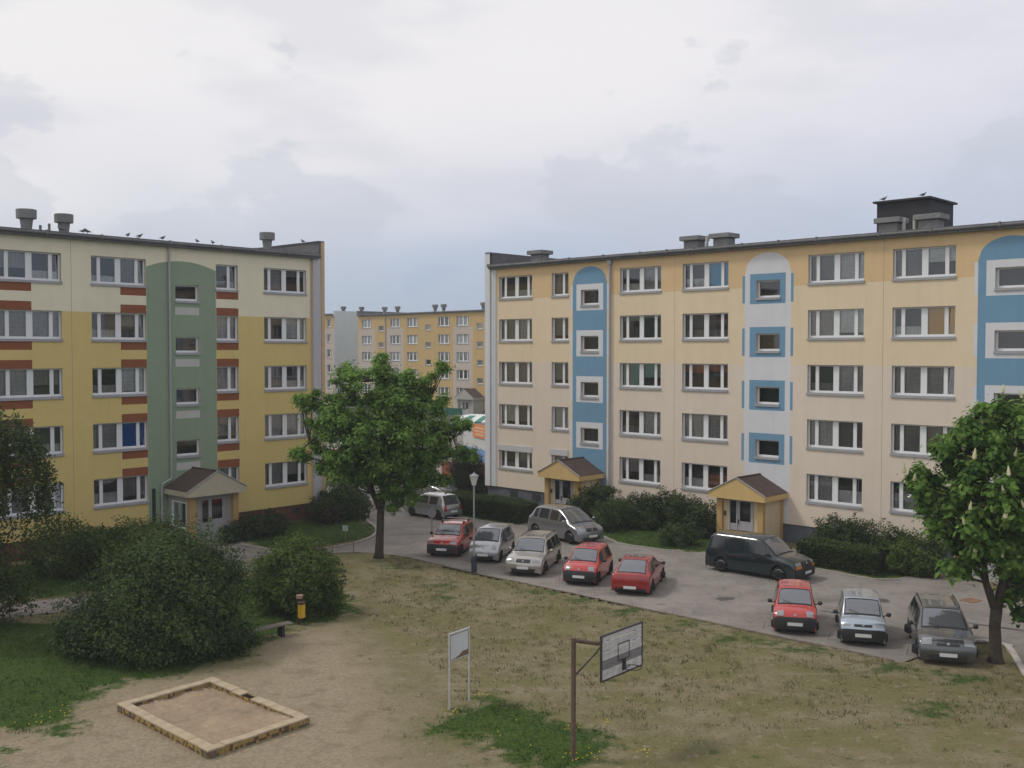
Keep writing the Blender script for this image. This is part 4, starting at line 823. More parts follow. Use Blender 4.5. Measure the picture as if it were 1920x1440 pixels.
hedge('long clipped hedge with a rounded end behind the silver people carrier', [(-3.9, 64.6), (-.6, 61.6), (1.0, 59.9)], 1.7, 1.25, L_HEDGE, 71, 20000)
hedge('clipped hedge beside the dark green van, lighter on its top', [(13.9, 48.9), (15.6, 47.0), (16.6, 46.1)], 1.5, 1.15, L_HEDGE, 72, 15000)
def small_tree(x, y, h, r, label, seed):
    g = np.random.default_rng(seed); cl = [(x + g.normal(0, r * .45), y + g.normal(0, r * .45), h - r * .8 + g.normal(0, r * .45), r * .42) for _ in range(26)]
    tree('small_tree', label, [(x, y, 0, .09), (x + .05, y, h * .5, .06), (x, y, h * .8, .03)], [[(x, y, h * .4, .04), (x + .3, y, h * .7, .02)]], cl, 130, .10, L_MAPLE, seed)
small_tree(-10.9, 72.0, 3.6, 1.5, 'small round-crowned tree on a thin stem by the corner of the yellow block', 81)
small_tree(-13.3, 86.5, 3.8, 1.5, 'small tree on the far lawn near the red car', 82)
small_tree(-9.0, 129.0, 4.5, 2.2, 'dark tree in front of the distant grey porch', 83)

# blades and weeds on lawn and field
def blades(name, label, n, seed, region, size, m, kind='stuff', clump=1, spread=.0, thr=None):
    g = np.random.default_rng(seed); P = np.c_[g.uniform(region[0], region[1], n * 3), g.uniform(region[2], region[3], n * 3)]
    sp = np.minimum(poly_sd(P, PAVE), poly_sd(P, PATHL)); gr = np.min([poly_sd(P, q) for q in GREEN], 0) + .35 * np.sin(P[:, 0] * 2.1) * np.sin(P[:, 1] * 1.7)
    sa = poly_sd(P, SAND); box = poly_sd(P, [(-11.05, 28.35), (-7.42, 24.9), (-5.32, 27.3), (-8.95, 30.72)])
    P = P[(sp > .15) & thr(gr, sa) & (box > .2)][:n]; n = len(P)
    k = np.repeat(np.arange(n), clump); Q = P[k] + g.normal(0, spread, (len(k), 2)); N_ = len(k)
    a = g.uniform(0, 2 * math.pi, N_); h = size * g.uniform(.5, 1.3, N_) * np.repeat(g.uniform(.6, 1.2, n), clump); w = h * .35
    lean = g.normal(0, .45, (N_, 2)) * h[:, None]; z = .02
    A = np.c_[Q + np.c_[np.cos(a), np.sin(a)] * w[:, None] / 2, np.full(N_, z)]; B = np.c_[Q - np.c_[np.cos(a), np.sin(a)] * w[:, None] / 2, np.full(N_, z)]; C = np.c_[Q + lean, z + h]
    V = np.stack([A, B, C], 1).reshape(-1, 3); F = np.arange(3 * N_).reshape(-1, 3)
    link(name, npmesh(name, V, F, [m], g.normal(.45, .22, N_).clip(0, 1)), kind=kind, label=label)['category'] = 'grass'
L_GRASS = leaf_mat('lawn_blades', (.026, .052, .009), (.085, .135, .03), .3); L_WEED = leaf_mat('weed_blades', (.09, .095, .035), (.19, .175, .085), .3); L_WEED2 = leaf_mat('dark_weed_blades', (.05, .07, .02), (.12, .14, .05), .3); L_DRY = leaf_mat('dry_blades', (.10, .08, .045), (.24, .20, .13), .2)
blades('lawn_grass', 'short green lawn grass around the bushes and buildings', 26000, 91, (-24, 20, 22, 66), .075, L_GRASS, clump=5, spread=.07, thr=lambda g_, s: g_ < 0)
blades('weed_tufts', 'scattered low weed tufts on the worn playing field', 420, 92, (-9, 22, 21, 50), .045, L_WEED2, clump=24, spread=.09, thr=lambda g_, s: (g_ > 0) & (s > -.5))
blades('olive_tufts', 'thin olive grass tufts over the playing field', 7000, 93, (-6, 24, 21, 50), .03, L_WEED, clump=5, spread=.12, thr=lambda g_, s: (g_ > 0) & (s > .3))
blades('dry_grass', 'straw coloured dry grass on the playing field', 9000, 94, (-8, 24, 21, 50), .035, L_DRY, clump=4, spread=.09, thr=lambda g_, s: (g_ > 0) & (s > -.6))
blades('edge_grass', 'ragged grass along the kerb of the car park', 1500, 95, (-6, 17, 27, 50), .09, L_WEED, clump=8, spread=.1, thr=lambda g_, s: (g_ > 0) & (s > 2.0))
def dandelions():
    g = np.random.default_rng(96); ym = mat('dandelion_yellow', (.62, .45, .02), .7); mb = MB()
    for cx, cy, n, s in ((-.85, 29.5, 8, .12), (1.45, 26.9, 7, .25), (1.7, 25.2, 14, .25), (-1.5, 28.1, 8, .15), (-.5, 26.9, 3, .4), (2.6, 27.3, 8, .1), (3.3, 25.4, 10, .15), (-12.6, 27.6, 16, .5), (-13.2, 26.9, 6, .3), (0.2, 25.6, 3, .6), (-12.9, 24.6, 5, .15), (7.2, 37.4, 2, .05), (5.9, 32.1, 2, .8), (-13.5, 33, 3, 1.0)):
        for _ in range(n):
            x, y = cx + g.normal(0, s), cy + g.normal(0, s); mb.lathe([(.008, 0), (.02, .012), (.01, .022)], ym, 6, (x, y, .06 + g.uniform(0, .06)))
    o = mb.build('dandelion_flowers', kind='stuff'); tag(o, 'yellow dandelion heads scattered in the green patches', 'flowers')
dandelions()

# ------------------------------------------------------------------ sandpit
def sandpit():
    A, B_, C, D = [np.array(p) for p in ((-10.95, 28.36), (-7.43, 24.98), (-5.40, 27.30), (-8.93, 30.65))]
    cen = (A + B_ + C + D) / 4; root = thing('sandpit', 'square sandpit with a low yellow and brown brick rim and worn coping', 'sandpit', (float(cen[0]), float(cen[1]), 0))
    ye = mat('brick_yellow', (.34, .235, .075), .9, var=.3, scale=8, bump=.4); br = mat('brick_brown', (.13, .085, .05), .9, var=.3, scale=8, bump=.4); mo = mat('mortar_dark', (.13, .105, .075), .95, var=.3, scale=9)
    cop = mat('coping_slab_worn', (.40, .325, .22), .92, var=.18, scale=3, bump=.4, bscale=18); H = .25
    g = np.random.default_rng(5)
    for idx, (P, Q) in enumerate(((A, B_), (B_, C), (C, D), (D, A))):
        d = (Q - P); l = np.hypot(*d); d = d / l; a = math.atan2(d[1], d[0]); mb = MB(); w = .26
        mc = MB(); mc.box(0, l, .03, w - .03, 0, H - .055, mo)
        o = mc.build('rim_wall', root); o.location = (P[0] - cen[0], P[1] - cen[1], 0); o.rotation_euler = (0, 0, a)
        x = .01
        while x < l - .08:
            m = ye if g.random() < .68 else br; t = .012 * g.random(); m2 = br if g.random() < .7 else ye
            mb.box(x, x + .066, .012 - t, w - .012, .105, H - .055, m).box(x, x + .066, .014, w - .014, 0, .095, m2); x += .078
        o2 = mb.build('bricks', root, kind='stuff'); o2.location = o.location; o2.rotation_euler = o.rotation_euler
        x = 0; me = MB().box(0, .485, -.01, w + .01, H - .05, H + .005, cop).mesh('coping_slab')
        while x < l - .3:
            if not (idx == 2 and 2.0 < x < 2.5):
                s = link('coping_slab', me, root, bevel=.012); y = np.array([x, 0]); s.location = (P[0] - cen[0] + d[0] * x, P[1] - cen[1] + d[1] * x, float(g.normal(0, .006))); s.rotation_euler = (float(g.normal(0, .012)), float(g.normal(0, .008)), a + float(g.normal(0, .01)))
            x += .49
    n = 46; ii = np.linspace(.045, .955, n); U, V_ = np.meshgrid(ii, ii); P = A + U[..., None] * (B_ - A) + V_[..., None] * (D - A); P = P + (U * V_)[..., None] * (C - B_ - D + A)
    Z = .10 + .025 * np.sin(P[..., 0] * 4 + 2 * np.sin(P[..., 1] * 3)) + g.normal(0, .016, U.shape) + .05 * np.exp(-((U - .95) ** 2) * 40) + .07 * (U > .5) * (U - .5)
    F = np.arange(n * n).reshape(n, n); F = np.stack([F[:-1, :-1], F[:-1, 1:], F[1:, 1:], F[1:, :-1]], -1).reshape(-1, 4)
    V3 = np.concatenate([P - cen, Z[..., None]], -1).reshape(-1, 3)
    link('sand', npmesh('sand', V3, F, [mat('sand_brown', (.27, .205, .135), .95, var=.28, scale=5, bump=1, bscale=12)], smooth=True), root)
sandpit()

# ------------------------------------------------------------------ field furniture
def hoop():
    st = mat('rusty_steel', (.13, .085, .06), .75, var=.35, scale=4, bump=.3); dk = mat('board_frame_dark', (.035, .032, .035), .6)
    bwm = mat('board_plank_weathered', (.52, .50, .49), .85, var=.28, scale=5, bump=.5, bscale=18); bwd = mat('board_plank_grey', (.20, .19, .19), .85, var=.35, scale=6, bump=.5)
    r = thing('basketball_hoop', 'rusty basketball post with a weathered plank backboard and bare ring', 'basketball hoop', (1.5, 25.0, 0))
    MB().tube([(0, 0, -.1), (0, 0, 3.02)], .062, st, 12).build('post', r)
    MB().tube([(-.02, 0, 2.96), (.60, .20, 2.82), (1.05, .72, 2.68)], .05, st, 10).build('arm', r); MB().tube([(.03, 0, 2.08), (.58, .16, 2.62), (.68, .26, 2.72)], .022, dk, 8).build('brace', r)
    e = bpy.data.objects.new('backboard', None); COL.objects.link(e); e.parent = r; e.location = (.67, .05, 1.9); e.rotation_euler = (0, 0, math.atan2(1.4, 1.18))
    Wd, Hh = 1.83, 1.14; g = np.random.default_rng(3); z = .03
    hs = [.125] * 9; rows = 9; ph = (Hh - .06) / rows
    for i in range(rows):
        m = bwd if i in (2, 3) else bwm
        x0 = .03; x1 = Wd - .03
        o = MB().box(x0, x1, -.012 + g.uniform(-.003, .003), .012, .03 + i * ph + .005, .03 + (i + 1) * ph - (.022 if i in (5, 7) else .007), m).build('plank', e)
    for a in ((0, Wd, 0, .03), (0, Wd, Hh - .03, Hh)): MB().box(a[0], a[1], -.03, .03, a[2], a[3], dk).build('frame_bar', e)
    for a in ((0, .03), (Wd - .03, Wd)): MB().box(a[0], a[1], -.028, .028, .03, Hh - .03, dk).build('frame_bar', e)
    sq = MB(); cx = Wd * .53
    for a, b, c, d in ((cx - .26, cx + .26, .36, .385), (cx - .26, cx + .26, .78, .805), (cx - .26, cx - .235, .385, .78), (cx + .235, cx + .26, .385, .78)): sq.box(a, b, -.022, -.016, c, d, dk)
    sq.build('target_square', e)
    MB().box(.3, .36, .014, .05, .03, Hh - .03, dk).box(Wd - .36, Wd - .3, .014, .05, .03, Hh - .03, dk).build('batten', e)
    rg = MB().box(cx - .06, cx + .06, -.05, -.016, .1, .36, dk); rz = .2
    rg.tube([(cx + .225 * math.cos(t), -.28 + .225 * math.sin(t), rz) for t in np.linspace(0, 2 * math.pi, 25)], .013, dk, 6, cap=False)
    rg.tube([(cx, -.04, .12), (cx - .14, -.12, rz - .01)], .011, dk, 5).tube([(cx, -.04, .12), (cx + .14, -.12, rz - .01)], .011, dk, 5); rg.build('ring', e)
hoop()
def notice():
    wm = mat('notice_steel_white', (.50, .50, .50), .5, var=.12); pp = mat('faded_poster', (.60, .61, .62), .8, var=.12, scale=3); pk = mat('backing_board_brown', (.18, .12, .085), .9, var=.3, scale=5)
    r = thing('notice_board', 'white framed notice board with peeling blank sheet on two thin posts', 'notice board', (-1.74, 28.5, 0), math.atan2(.72, .52)); w = .88
    for x in (0, w): MB().tube([(x, 0, -.05), (x, 0, 2.16)], .024, wm, 8).build('post', r)
    MB().box(.025, w - .025, -.02, .02, 2.1, 2.15, wm).build('frame_bar', r); MB().box(.025, w - .025, -.012, .012, 1.36, 1.38, wm).build('frame_bar', r)
    MB().box(.03, w - .03, .0, .012, 1.385, 2.095, pk).build('panel', r)
    MB().face([(.05, -.004, 1.40), (.25, -.004, 1.41), (.42, -.004, 1.46), (.6, -.004, 1.54), (.75, -.004, 1.53), (w - .05, -.004, 1.55), (w - .05, -.004, 2.08), (.05, -.004, 2.08)], pp).build('poster', r)
notice()
def lamp():
    gr_ = mat('lamp_post_grey', (.30, .31, .32), .5, metal=.3); bk = mat('lamp_base_dark', (.03, .04, .055), .6); gl = mat('lamp_shade_milky', (.60, .60, .56), .3)
    r = thing('street_lamp', 'grey street lamp with milky bucket-shaped shade standing at the kerb before the silver cars', 'street lamp', (-1.71, 46.35, 0))
    MB().lathe([(.13, 0), (.12, .75), (.07, .8)], bk, 12).build('base', r); MB().tube([(0, 0, .78), (0, 0, 3.98)], .04, gr_, 10).build('post', r)
    MB().lathe([(.09, 3.97), (.10, 4.03), (.19, 4.36), (.19, 4.38)], gl, 16).build('lamp_shade', r); MB().lathe([(.22, 4.38), (.21, 4.42), (.05, 4.5), (.03, 4.56)], gr_, 16).build('lamp_cap', r)
lamp()
def bench():
    wd = mat('bench_wood_grey', (.15, .13, .105), .85, var=.3, scale=8, bump=.5); lg = mat('bench_leg_dark', (.035, .033, .035), .8)
    d = Vector((-1.35, -1.35, 0)); a = math.atan2(-1.35, -1.35); r = thing('bench', 'plain backless wooden bench half hidden by the huge bush', 'bench', (-7.8, 36.2, 0), a)
    for y in (-.19, -.06, .07): MB().box(0, 1.9, y, y + .12, .42, .46, wd).build('slat', r, bevel=.006)
    for x in (.35, 1.5): MB().box(x, x + .1, -.16, .17, 0, .42, lg).build('leg', r)
bench()
def litter_bin():
    y = mat('bin_yellow', (.58, .36, .02), .5, var=.1); b = mat('post_brown', (.09, .045, .03), .8, var=.3); c = mat('post_cap_pink', (.36, .24, .18), .8)
    r = thing('litter_bin', 'small yellow litter bin hung on a brown post beside the bench', 'litter bin', (-7.75, 37.5, 0))
    MB().box(-.08, .05, -.04, .08, 0, .98, b).build('post', r); MB().box(-.12, .10, -.07, .12, .98, 1.1, c).build('post_cap', r)
    k = MB().lathe([(.11, .30), (.135, .32), (.135, .86), (.12, .87), (.115, .84), (.11, .4)], y, 16, (.09, -.12, 0)).build('bin', r, smooth=False); MB().lathe([(.142, .80), (.142, .88)], b, 16, (.09, -.12, 0)).build('rim', k)
litter_bin()
def signs():
    gy = mat('sign_back_grey', (.28, .28, .29), .5, metal=.3)
    r = thing('road_sign', 'small round road sign seen from behind, next to the red car with roof bars', 'road sign', (-4.15, 53.3, 0), R(35))
    MB().tube([(0, 0, 0), (0, 0, 1.9)], .03, gy, 8).build('post', r)
    MB().tube([(0, -.04, 1.62), (0, -.055, 1.62)], .24, gy, 18).build('sign_plate', r)
    r = thing('lawn_sign', 'little pale sign on a stick in the lawn by the yellow block', 'sign', (-8.8, 54.4, 0), R(-20))
    MB().tube([(0, 0, 0), (0, 0, .6)], .015, gy, 6).build('stick', r); MB().box(-.17, .17, -.03, -.015, .5, .8, mat('sign_pale_green', (.42, .46, .42), .6)).build('sign_plate', r)
    ru = mat('rail_rust', (.22, .12, .07), .8, var=.3); ye = mat('rail_yellow_old', (.40, .30, .08), .7, var=.25)
    for lab, p, q, m in (('low old yellow rail beside the paved path', (-12.0, 46.7), (-10.35, 48.5), ye), ('low rusty rail ending near the maple trunk', (-9.7, 49.6), (-7.9, 51.3), ru)):
        r = thing('rail', lab, 'rail', (p[0], p[1], 0)); d = (q[0] - p[0], q[1] - p[1]); MB().tube([(0, 0, .5), (d[0], d[1], .5)], .028, m, 8).build('bar', r)
        for t in (0.0, .5, 1): MB().tube([(d[0] * t, d[1] * t, 0), (d[0] * t, d[1] * t, .5)], .022, m, 6).build('leg', r)
    o = MB().box(-.35, .35, -.3, .3, .004, .02, ru).build('drain_cover'); o.location = (18.4, 41.2, 0); o.rotation_euler = (0, 0, .6); tag(o, 'rust-red drain cover in the paving before the chestnut porch', 'drain cover')
signs()

# ------------------------------------------------------------------ pigeons
def pigeons():
    pm = mat('pigeon_grey', (.07, .075, .09), .7, var=.2, scale=20)
    def mesh():
        me = MB().tube([(-.17, 0, .09), (-.09, 0, .105), (0, 0, .12), (.07, 0, .145), (.105, 0, .18), (.125, 0, .215), (.15, 0, .22), (.185, 0, .212)], [.02, .045, .068, .06, .035, .032, .026, .006], pm, 8).tube([(0, .02, .07), (0, .02, 0)], .008, pm, 4).tube([(0, -.02, .07), (0, -.02, 0)], .008, pm, 4)
        me.box(-.24, -.1, -.025, .025, .082, .095, pm); return me.mesh('pigeon', True)
    me = mesh(); nx, ny = math.cos(R(47.79)), math.sin(R(47.79)); bx, by = LB.location.x, LB.location.y
    spots = [(22.6, 'pigeon on the roof edge between the two left mushroom chimneys, tail up', 2.4, .3), (23.7, 'pigeon right of the second mushroom chimney, left one of the close pair', 0, 0), (23.9, 'pigeon right of the second mushroom chimney, right one of the close pair', 3.0, 0), (26.02, 'pigeon alone on the roof edge above the window left of the green panel', .5, 0),
             (26.66, 'pigeon facing right above the right half of the window left of the green panel', 0, 0), (27.94, 'pigeon on the roof edge just left of the downpipe top', .2, 0), (29.96, 'pigeon on the roof edge above the middle of the green panel', 1.6, 0), (30.9, 'pigeon on the roof edge above the right side of the green panel', 1.5, 0)]
    for u, lab, rz, _ in spots:
        y = -.2; o = link('pigeon', me, loc=(bx + nx * u - ny * y, by + ny * u + nx * y, 15.80)); o.rotation_euler = (0, 0, R(47.79) + rz); tag(o, lab, 'pigeon', 'pigeons along the roof of the yellow block')
    o = link('pigeon', me, loc=(bx + nx * 38.2 - ny * 1.6, by + ny * 38.2 + nx * 1.6, 16.56)); o.rotation_euler = (0, 0, 2.5); tag(o, 'pigeon on the dark gable parapet at the right end of the yellow block', 'pigeon', 'pigeons along the roof of the yellow block')
    c, s_ = math.cos(R(-44.265)), math.sin(R(-44.265))
    for u, lab in ((-24.5, 'pigeon on the left edge of the black roof house'), (-22.4, 'pale pigeon on the right corner of the black roof house')):
        o = link('pigeon', me, loc=(RB.location.x + c * u - s_ * 4.95, RB.location.y + s_ * u + c * 4.95, 18.0)); tag(o, lab, 'pigeon', 'pigeons on the black roof house')
pigeons()

# ------------------------------------------------------------------ cars
TYRE = mat('tyre_rubber', (.018, .018, .019), .8, bump=.2); RIM = mat('wheel_rim_silver', (.42, .42, .43), .4, metal=.15); RIMD = mat('steel_wheel_dark', (.16, .16, .165), .5, metal=.4)
CGL = bpy.data.materials.new('car_glass'); CGL.use_nodes = True; _b = CGL.node_tree.nodes['Principled BSDF']; _b.inputs['Base Color'].default_value = (.16, .17, .185, 1); _b.inputs['Metallic'].default_value = .45; _b.inputs['Roughness'].default_value = .07; _b.inputs['Specular IOR Level'].default_value = .9  # grey half-metal base imitates dust and sky reflection on the windscreens
_b.inputs['Coat Weight'].default_value = .6
CGS = mat('car_side_glass', (.02, .024, .027), .06, coat=.3, spec=.6); BLKP = mat('bumper_black_plastic', (.025, .026, .028), .6, var=.15); PLATE = mat('number_plate_white', (.62, .62, .60), .5); PLTX = mat('plate_characters', (.10, .10, .10), .6); HEAD = mat('headlight_glass', (.27, .28, .29), .1, metal=.3, coat=1); TAIL = mat('tail_light_red', (.28, .012, .012), .2, coat=1); AMB = mat('indicator_amber', (.55, .17, .02), .25, coat=.6); DARKU = mat('underbody_dark', (.012, .012, .012), .95); TRIM = mat('window_rubber', (.02, .02, .02), .7)  # side glass is a darker copy, for panes that mirror less sky
def paint(n, c, metal=.0): return mat('paint_' + n, c, .22 if not metal else .27, metal=metal, coat=1, var=.05, scale=3)
def car(label, cat, pos, head, pnt, spec, group='cars parked in the yard', name='parked_car'):
    """pos = ground centre, head = heading vector; local +x is forward"""
    L, W_, H = spec['L'], spec['W'], spec['H']; hw = W_ / 2; wr = spec.get('wr', .285)
    root = thing(name, label, cat, (pos[0], pos[1], 0), math.atan2(head[1], head[0]), group)
    if spec.get('scale'): root.scale = (spec['scale'],) * 3
    bz = spec['belt']; cow, wt, rr, rb = spec['cowl'], spec['wtop'], spec['rroof'], spec['rbelt']     # x from the nose
    hz, ch = spec['hood'], spec['cowlz']; rw = spec.get('roofw', .74); tail = spec.get('tailz', bz)
    prof = [(.06, .20, .86), (.02, .30, .93), (.0, .45, .95), (.03, hz - .16, .94), (.09, hz - .04, .91), (.22, hz + .02, .87), ((.22 + cow) / 2, (hz + .02 + ch) / 2 + .025, .86), (cow, ch, .86),
            (cow + (wt - cow) * .5, ch + (H - .05 - ch) * .55, (.86 + rw) / 2 + .01), (wt, H - .05, rw), (wt + .18, H - .012, rw), ((wt + rr) / 2, H, rw + .01), (rr - .2, H - .02, rw), (rr, H - .055, rw - .01), ((rr + rb) / 2, (H - .055 + bz) / 2 + .04, (rw + .84) / 2), (rb, bz + .0, .84)]
    if rb < L - .25: prof += [((rb + L) / 2, tail + .03, .85), (L - .06, tail, .85)]
    prof += [(L - .01, min(tail, bz) - .14, .93), (L, .48, .95), (L - .02, .32, .93), (L - .07, .2, .86)]
    # dense resampling
    pr = []
    for (a, b) in zip(prof, prof[1:]):
        n = max(1, int(math.hypot(b[0] - a[0], b[1] - a[1]) / .07))
        for k in range(n): pr.append(tuple(a[i] + (b[i] - a[i]) * k / n for i in range(3)))
    pr.append(prof[-1]); A = np.array(pr); K = np.array([.25, .5, .25])
    for _ in range(3):
        B = A.copy(); B[1:-1] = K[0] * A[:-2] + K[1] * A[1:-1] + K[2] * A[2:]; A = B
    xs, zs, ws = A[:, 0], A[:, 1], A[:, 2] * hw; n = len(A); X = L / 2 - xs
    ax = spec.get('axles', (.17 * L, .83 * L)); ar = wr + .06
    def taper(x):
        return 1 - .05 * math.exp(-max(x, 0) / .15) - .05 * math.exp(-max(L - x, 0) / .15)
    def zbot(x):
        z = .2 + .04 * (math.exp(-x / .3) + math.exp(-(L - x) / .3))
        for a in ax:
            d = abs(x - a)
            if d < ar: z = max(z, wr + math.sqrt(ar * ar - d * d))
        return z
    fr = np.array([-1, -.97, -.86, -.6, -.3, 0, .3, .6, .86, .97, 1])
    def top(i, f): # i float index
        x = np.interp(i, range(n), X); z = np.interp(i, range(n), zs); w = np.interp(i, range(n), ws); xx = L / 2 - x
        bow = .05 * (1 - f * f); fb = .0
        i0 = np.interp(i, range(n), zs)
        front = math.exp(-max(xx, 0) / .35); back = math.exp(-max(L - xx, 0) / .35)
        return Vector((x - (.13 * f ** 2) * front + .09 * f ** 2 * back, f * w * (1 - .0 * front), z + bow * .5 * (1 - front * .6) - .035 * abs(f) ** 8))
    lev = [bz - .0, .64, .42, .0]
    def side(i, t, s):
        p = top(i, s); xx = L / 2 - X[int(round(i))]; tp = taper(xx); P = [p]; zp = p.z
        for q, wf in zip(lev, (.965, 1.0, .99, .965)):
            if q == 0: q = zbot(xx)
            z = min(q, zp - .012); z = max(z, .15) if z > .15 else zp - .004
            P.append(Vector((p.x, s * max(hw * wf * tp, abs(p.y)), z))); zp = z
        # keep arch above lower levels
        zb = P[-1].z
        for k in range(1, len(P)): 
            zq = zbot(xx)
            if P[k].z < zq: P[k].z = min(zq, P[0].z - .003)
        t = t * (len(P) - 1); k = min(int(t), len(P) - 2); return P[k].lerp(P[k + 1], t - k)
    V, F, FM = [], [], []
    nt = len(fr)
    for i in range(n):
        for f in fr: V.append(tuple(top(i, f)))
    for i in range(n - 1):
        for j in range(nt - 1): F.append((i * nt + j, i * nt + j + 1, (i + 1) * nt + j + 1, (i + 1) * nt + j))
    tv = [.06, .25, .375, .5, .625, .75, 1.0]
    for s, j0 in ((-1, 0), (1, nt - 1)):
        base = len(V)
        for i in range(n):
            for t in tv: V.append(tuple(side(i, t, s)))
        m_ = len(tv)
        for i in range(n - 1):
            q = (i * nt + j0, (i + 1) * nt + j0, base + (i + 1) * m_, base + i * m_); F.append(q if s < 0 else q[::-1])
            for k in range(m_ - 1):
                q = (base + i * m_ + k, (base + (i + 1) * m_ + k), base + (i + 1) * m_ + k + 1, base + i * m_ + k + 1); F.append(q if s < 0 else q[::-1])
    me = bpy.data.meshes.new('body'); me.from_pydata(V, [], F); me.materials.append(pnt); me.polygons.foreach_set('use_smooth', [True] * len(F)); me.update(); body = link('body', me, root)
    bm = bmesh.new(); bm.from_mesh(me); bmesh.ops.recalc_face_normals(bm, faces=bm.faces); bm.to_mesh(me); bm.free()
    MB().box(-L / 2 + .25, L / 2 - .25, -hw + .12, hw - .12, .16, .55, DARKU).build('underbody', root)
    def idx(x, second=False):
        rng_ = range(n // 2) if not second else range(n - 1, n // 2, -1)
        return min(rng_, key=lambda i: abs(xs[i] - x))
    def patch_top(i0, i1, f0, f1, m, nm, par=root, off=.012, nf=8, ni=8, taper_f=None):
        mb = MB(); G = []
        for a in range(ni + 1):
            i = i0 + (i1 - i0) * a / ni; row = []
            for b in range(nf + 1):
                fa, fb = (f0, f1) if not taper_f else (f0, f1)
                f = fa + (fb - fa) * b / nf; p = top(i, f); q = top(min(i + .4, n - 1), f); q2 = top(max(i - .4, 0), f); r_ = top(i, min(f + .03, 1)); r2 = top(i, max(f - .03, -1))
                nn = (q2 - q).cross(r_ - r2).normalized(); 
                if nn.z < 0 and abs(nn.z) > .3: nn = -nn
                if nn.x * p.x < 0 and abs(nn.z) < .3: nn = -nn
                row.append(p + nn * off)
            G.append(row)
        for a in range(ni):
            for b in range(nf): mb.face([G[a][b], G[a][b + 1], G[a + 1][b + 1], G[a + 1][b]], m)
        me = mb.mesh(nm, True); b_ = bmesh.new(); b_.from_mesh(me); bmesh.ops.remove_doubles(b_, verts=b_.verts, dist=1e-4); b_.to_mesh(me); b_.free(); return link(nm, me, par)
    def patch_side(x0, x1, t0, t1, s, m, nm, par=root, off=.012, i_rng=None):
        ii = [i for i in range(n) if x0 <= xs[i] <= x1 and (zs[i] > bz - .25 or i_rng == 'low')]
        if len(ii) < 2: return None
        mb = MB()
        for a, b in zip(ii, ii[1:]):
            q = []
            for i, t in ((a, t0), (b, t0), (b, (t0 + t1) / 2), (a, (t0 + t1) / 2)): q.append(side(i, t, s) + Vector((0, s * off, 0)))
            mb.face(q, m); q = []
            for i, t in ((a, (t0 + t1) / 2), (b, (t0 + t1) / 2), (b, t1), (a, t1)): q.append(side(i, t, s) + Vector((0, s * off, 0)))
            mb.face(q, m)
        me = mb.mesh(nm, True); b_ = bmesh.new(); b_.from_mesh(me); bmesh.ops.remove_doubles(b_, verts=b_.verts, dist=1e-4); b_.to_mesh(me); b_.free(); return link(nm, me, par)
    ic, iw = idx(cow), idx(wt); jr, jb = idx(rr, True), idx(rb, True)
    patch_top(ic - .4, iw + .4, -.93, .93, TRIM, 'window_seal', off=.006); ws_ = patch_top(ic + .6, iw - .5, -.88, .88, CGL, 'windscreen', off=.013)
    patch_top(jr - .2, jb - .0, -.88, .88, TRIM, 'window_seal', off=.006); patch_top(jr + .5, jb - .8, -.82, .82, CGL if 'coupe' in label else CGS, 'rear_window', off=.013)
    if spec.get('wipers', True):
        for f0 in (-.2, .45):
            a, b = top(ic + .7, f0), top(ic + 2.2, f0 - .48); MB().tube([a + Vector((.03, 0, .03)), b + Vector((.03, 0, .03))], .008, TRIM, 4).build('wiper', root)
    doors = spec['doors']
    for s in (-1, 1):
        for a, b in doors: patch_side(a, b, .035, .235, s, CGS, 'side_window', off=.010)
        if spec.get('trim'): patch_side(.62, L - .62, .50, .56, s, BLKP, 'side_trim', off=.016)
        for a in spec.get('lines', ()): patch_side(a, a + .075, .26, .9, s, TRIM, 'door_gap', off=.003)
        if spec.get('bump') == 'black':
            patch_side(-1, .36, .5 if False else .52, .99, s, BLKP, 'bumper_corner', off=.012, i_rng='low'); patch_side(L - .36, L + 1, .52, .99, s, BLKP, 'bumper_corner', off=.012, i_rng='low')
        # headlights and tail lights
        h0 = min(range(n // 2), key=lambda i: abs(zs[i] - (hz - .15)) + (10 if xs[i] > .3 else 0)); h1 = min(range(n // 2), key=lambda i: abs(xs[i] - spec.get('hlx', .14)) + (10 if zs[i] < hz - .1 else 0))
        lo, hi = sorted((h0, h1)); f0, f1 = spec.get('hl', (.5, .93)); patch_top(lo + .3, hi, s * f0, s * f1, HEAD, 'headlight', off=.014, nf=4, ni=4)
        if spec.get('amber'): patch_top(lo - 1.2, lo + .1, s * f0, s * f1, AMB, 'indicator', off=.015, nf=4, ni=2)
        t0 = min(range(n // 2, n), key=lambda i: abs(zs[i] - (bz - .02)) + (10 if xs[i] < L - .5 else 0)); t1 = min(range(n // 2, n), key=lambda i: abs(zs[i] - .60) + (10 if xs[i] < L - .3 else 0))
        tf = spec.get('tl', (.72, .98)); patch_top(t0, t1, s * tf[0], s * tf[1], TAIL, 'tail_light', off=.014, nf=3, ni=4)
        # mirror
        mi = idx(cow + .32); p = side(mi, .25, s); mm = pnt if spec.get('mirror') == 'body' else BLKP
        mb = MB().tube([p + Vector((0, -s * .03, .02)), p + Vector((0, s * .09, .06))], .018, mm, 6); mb.lathe([(.03, -.07), (.075, -.05), (.085, .0), (.07, .055), (.02, .07)], mm, 8, tuple(p + Vector((.0, s * .15, .085))))
        mb.build('wing_mirror', root, smooth=True)
        patch_side(cow + .9, cow + 1.05, .34, .37, s, BLKP if spec.get('bump') == 'black' else pnt, 'door_handle', off=.02)
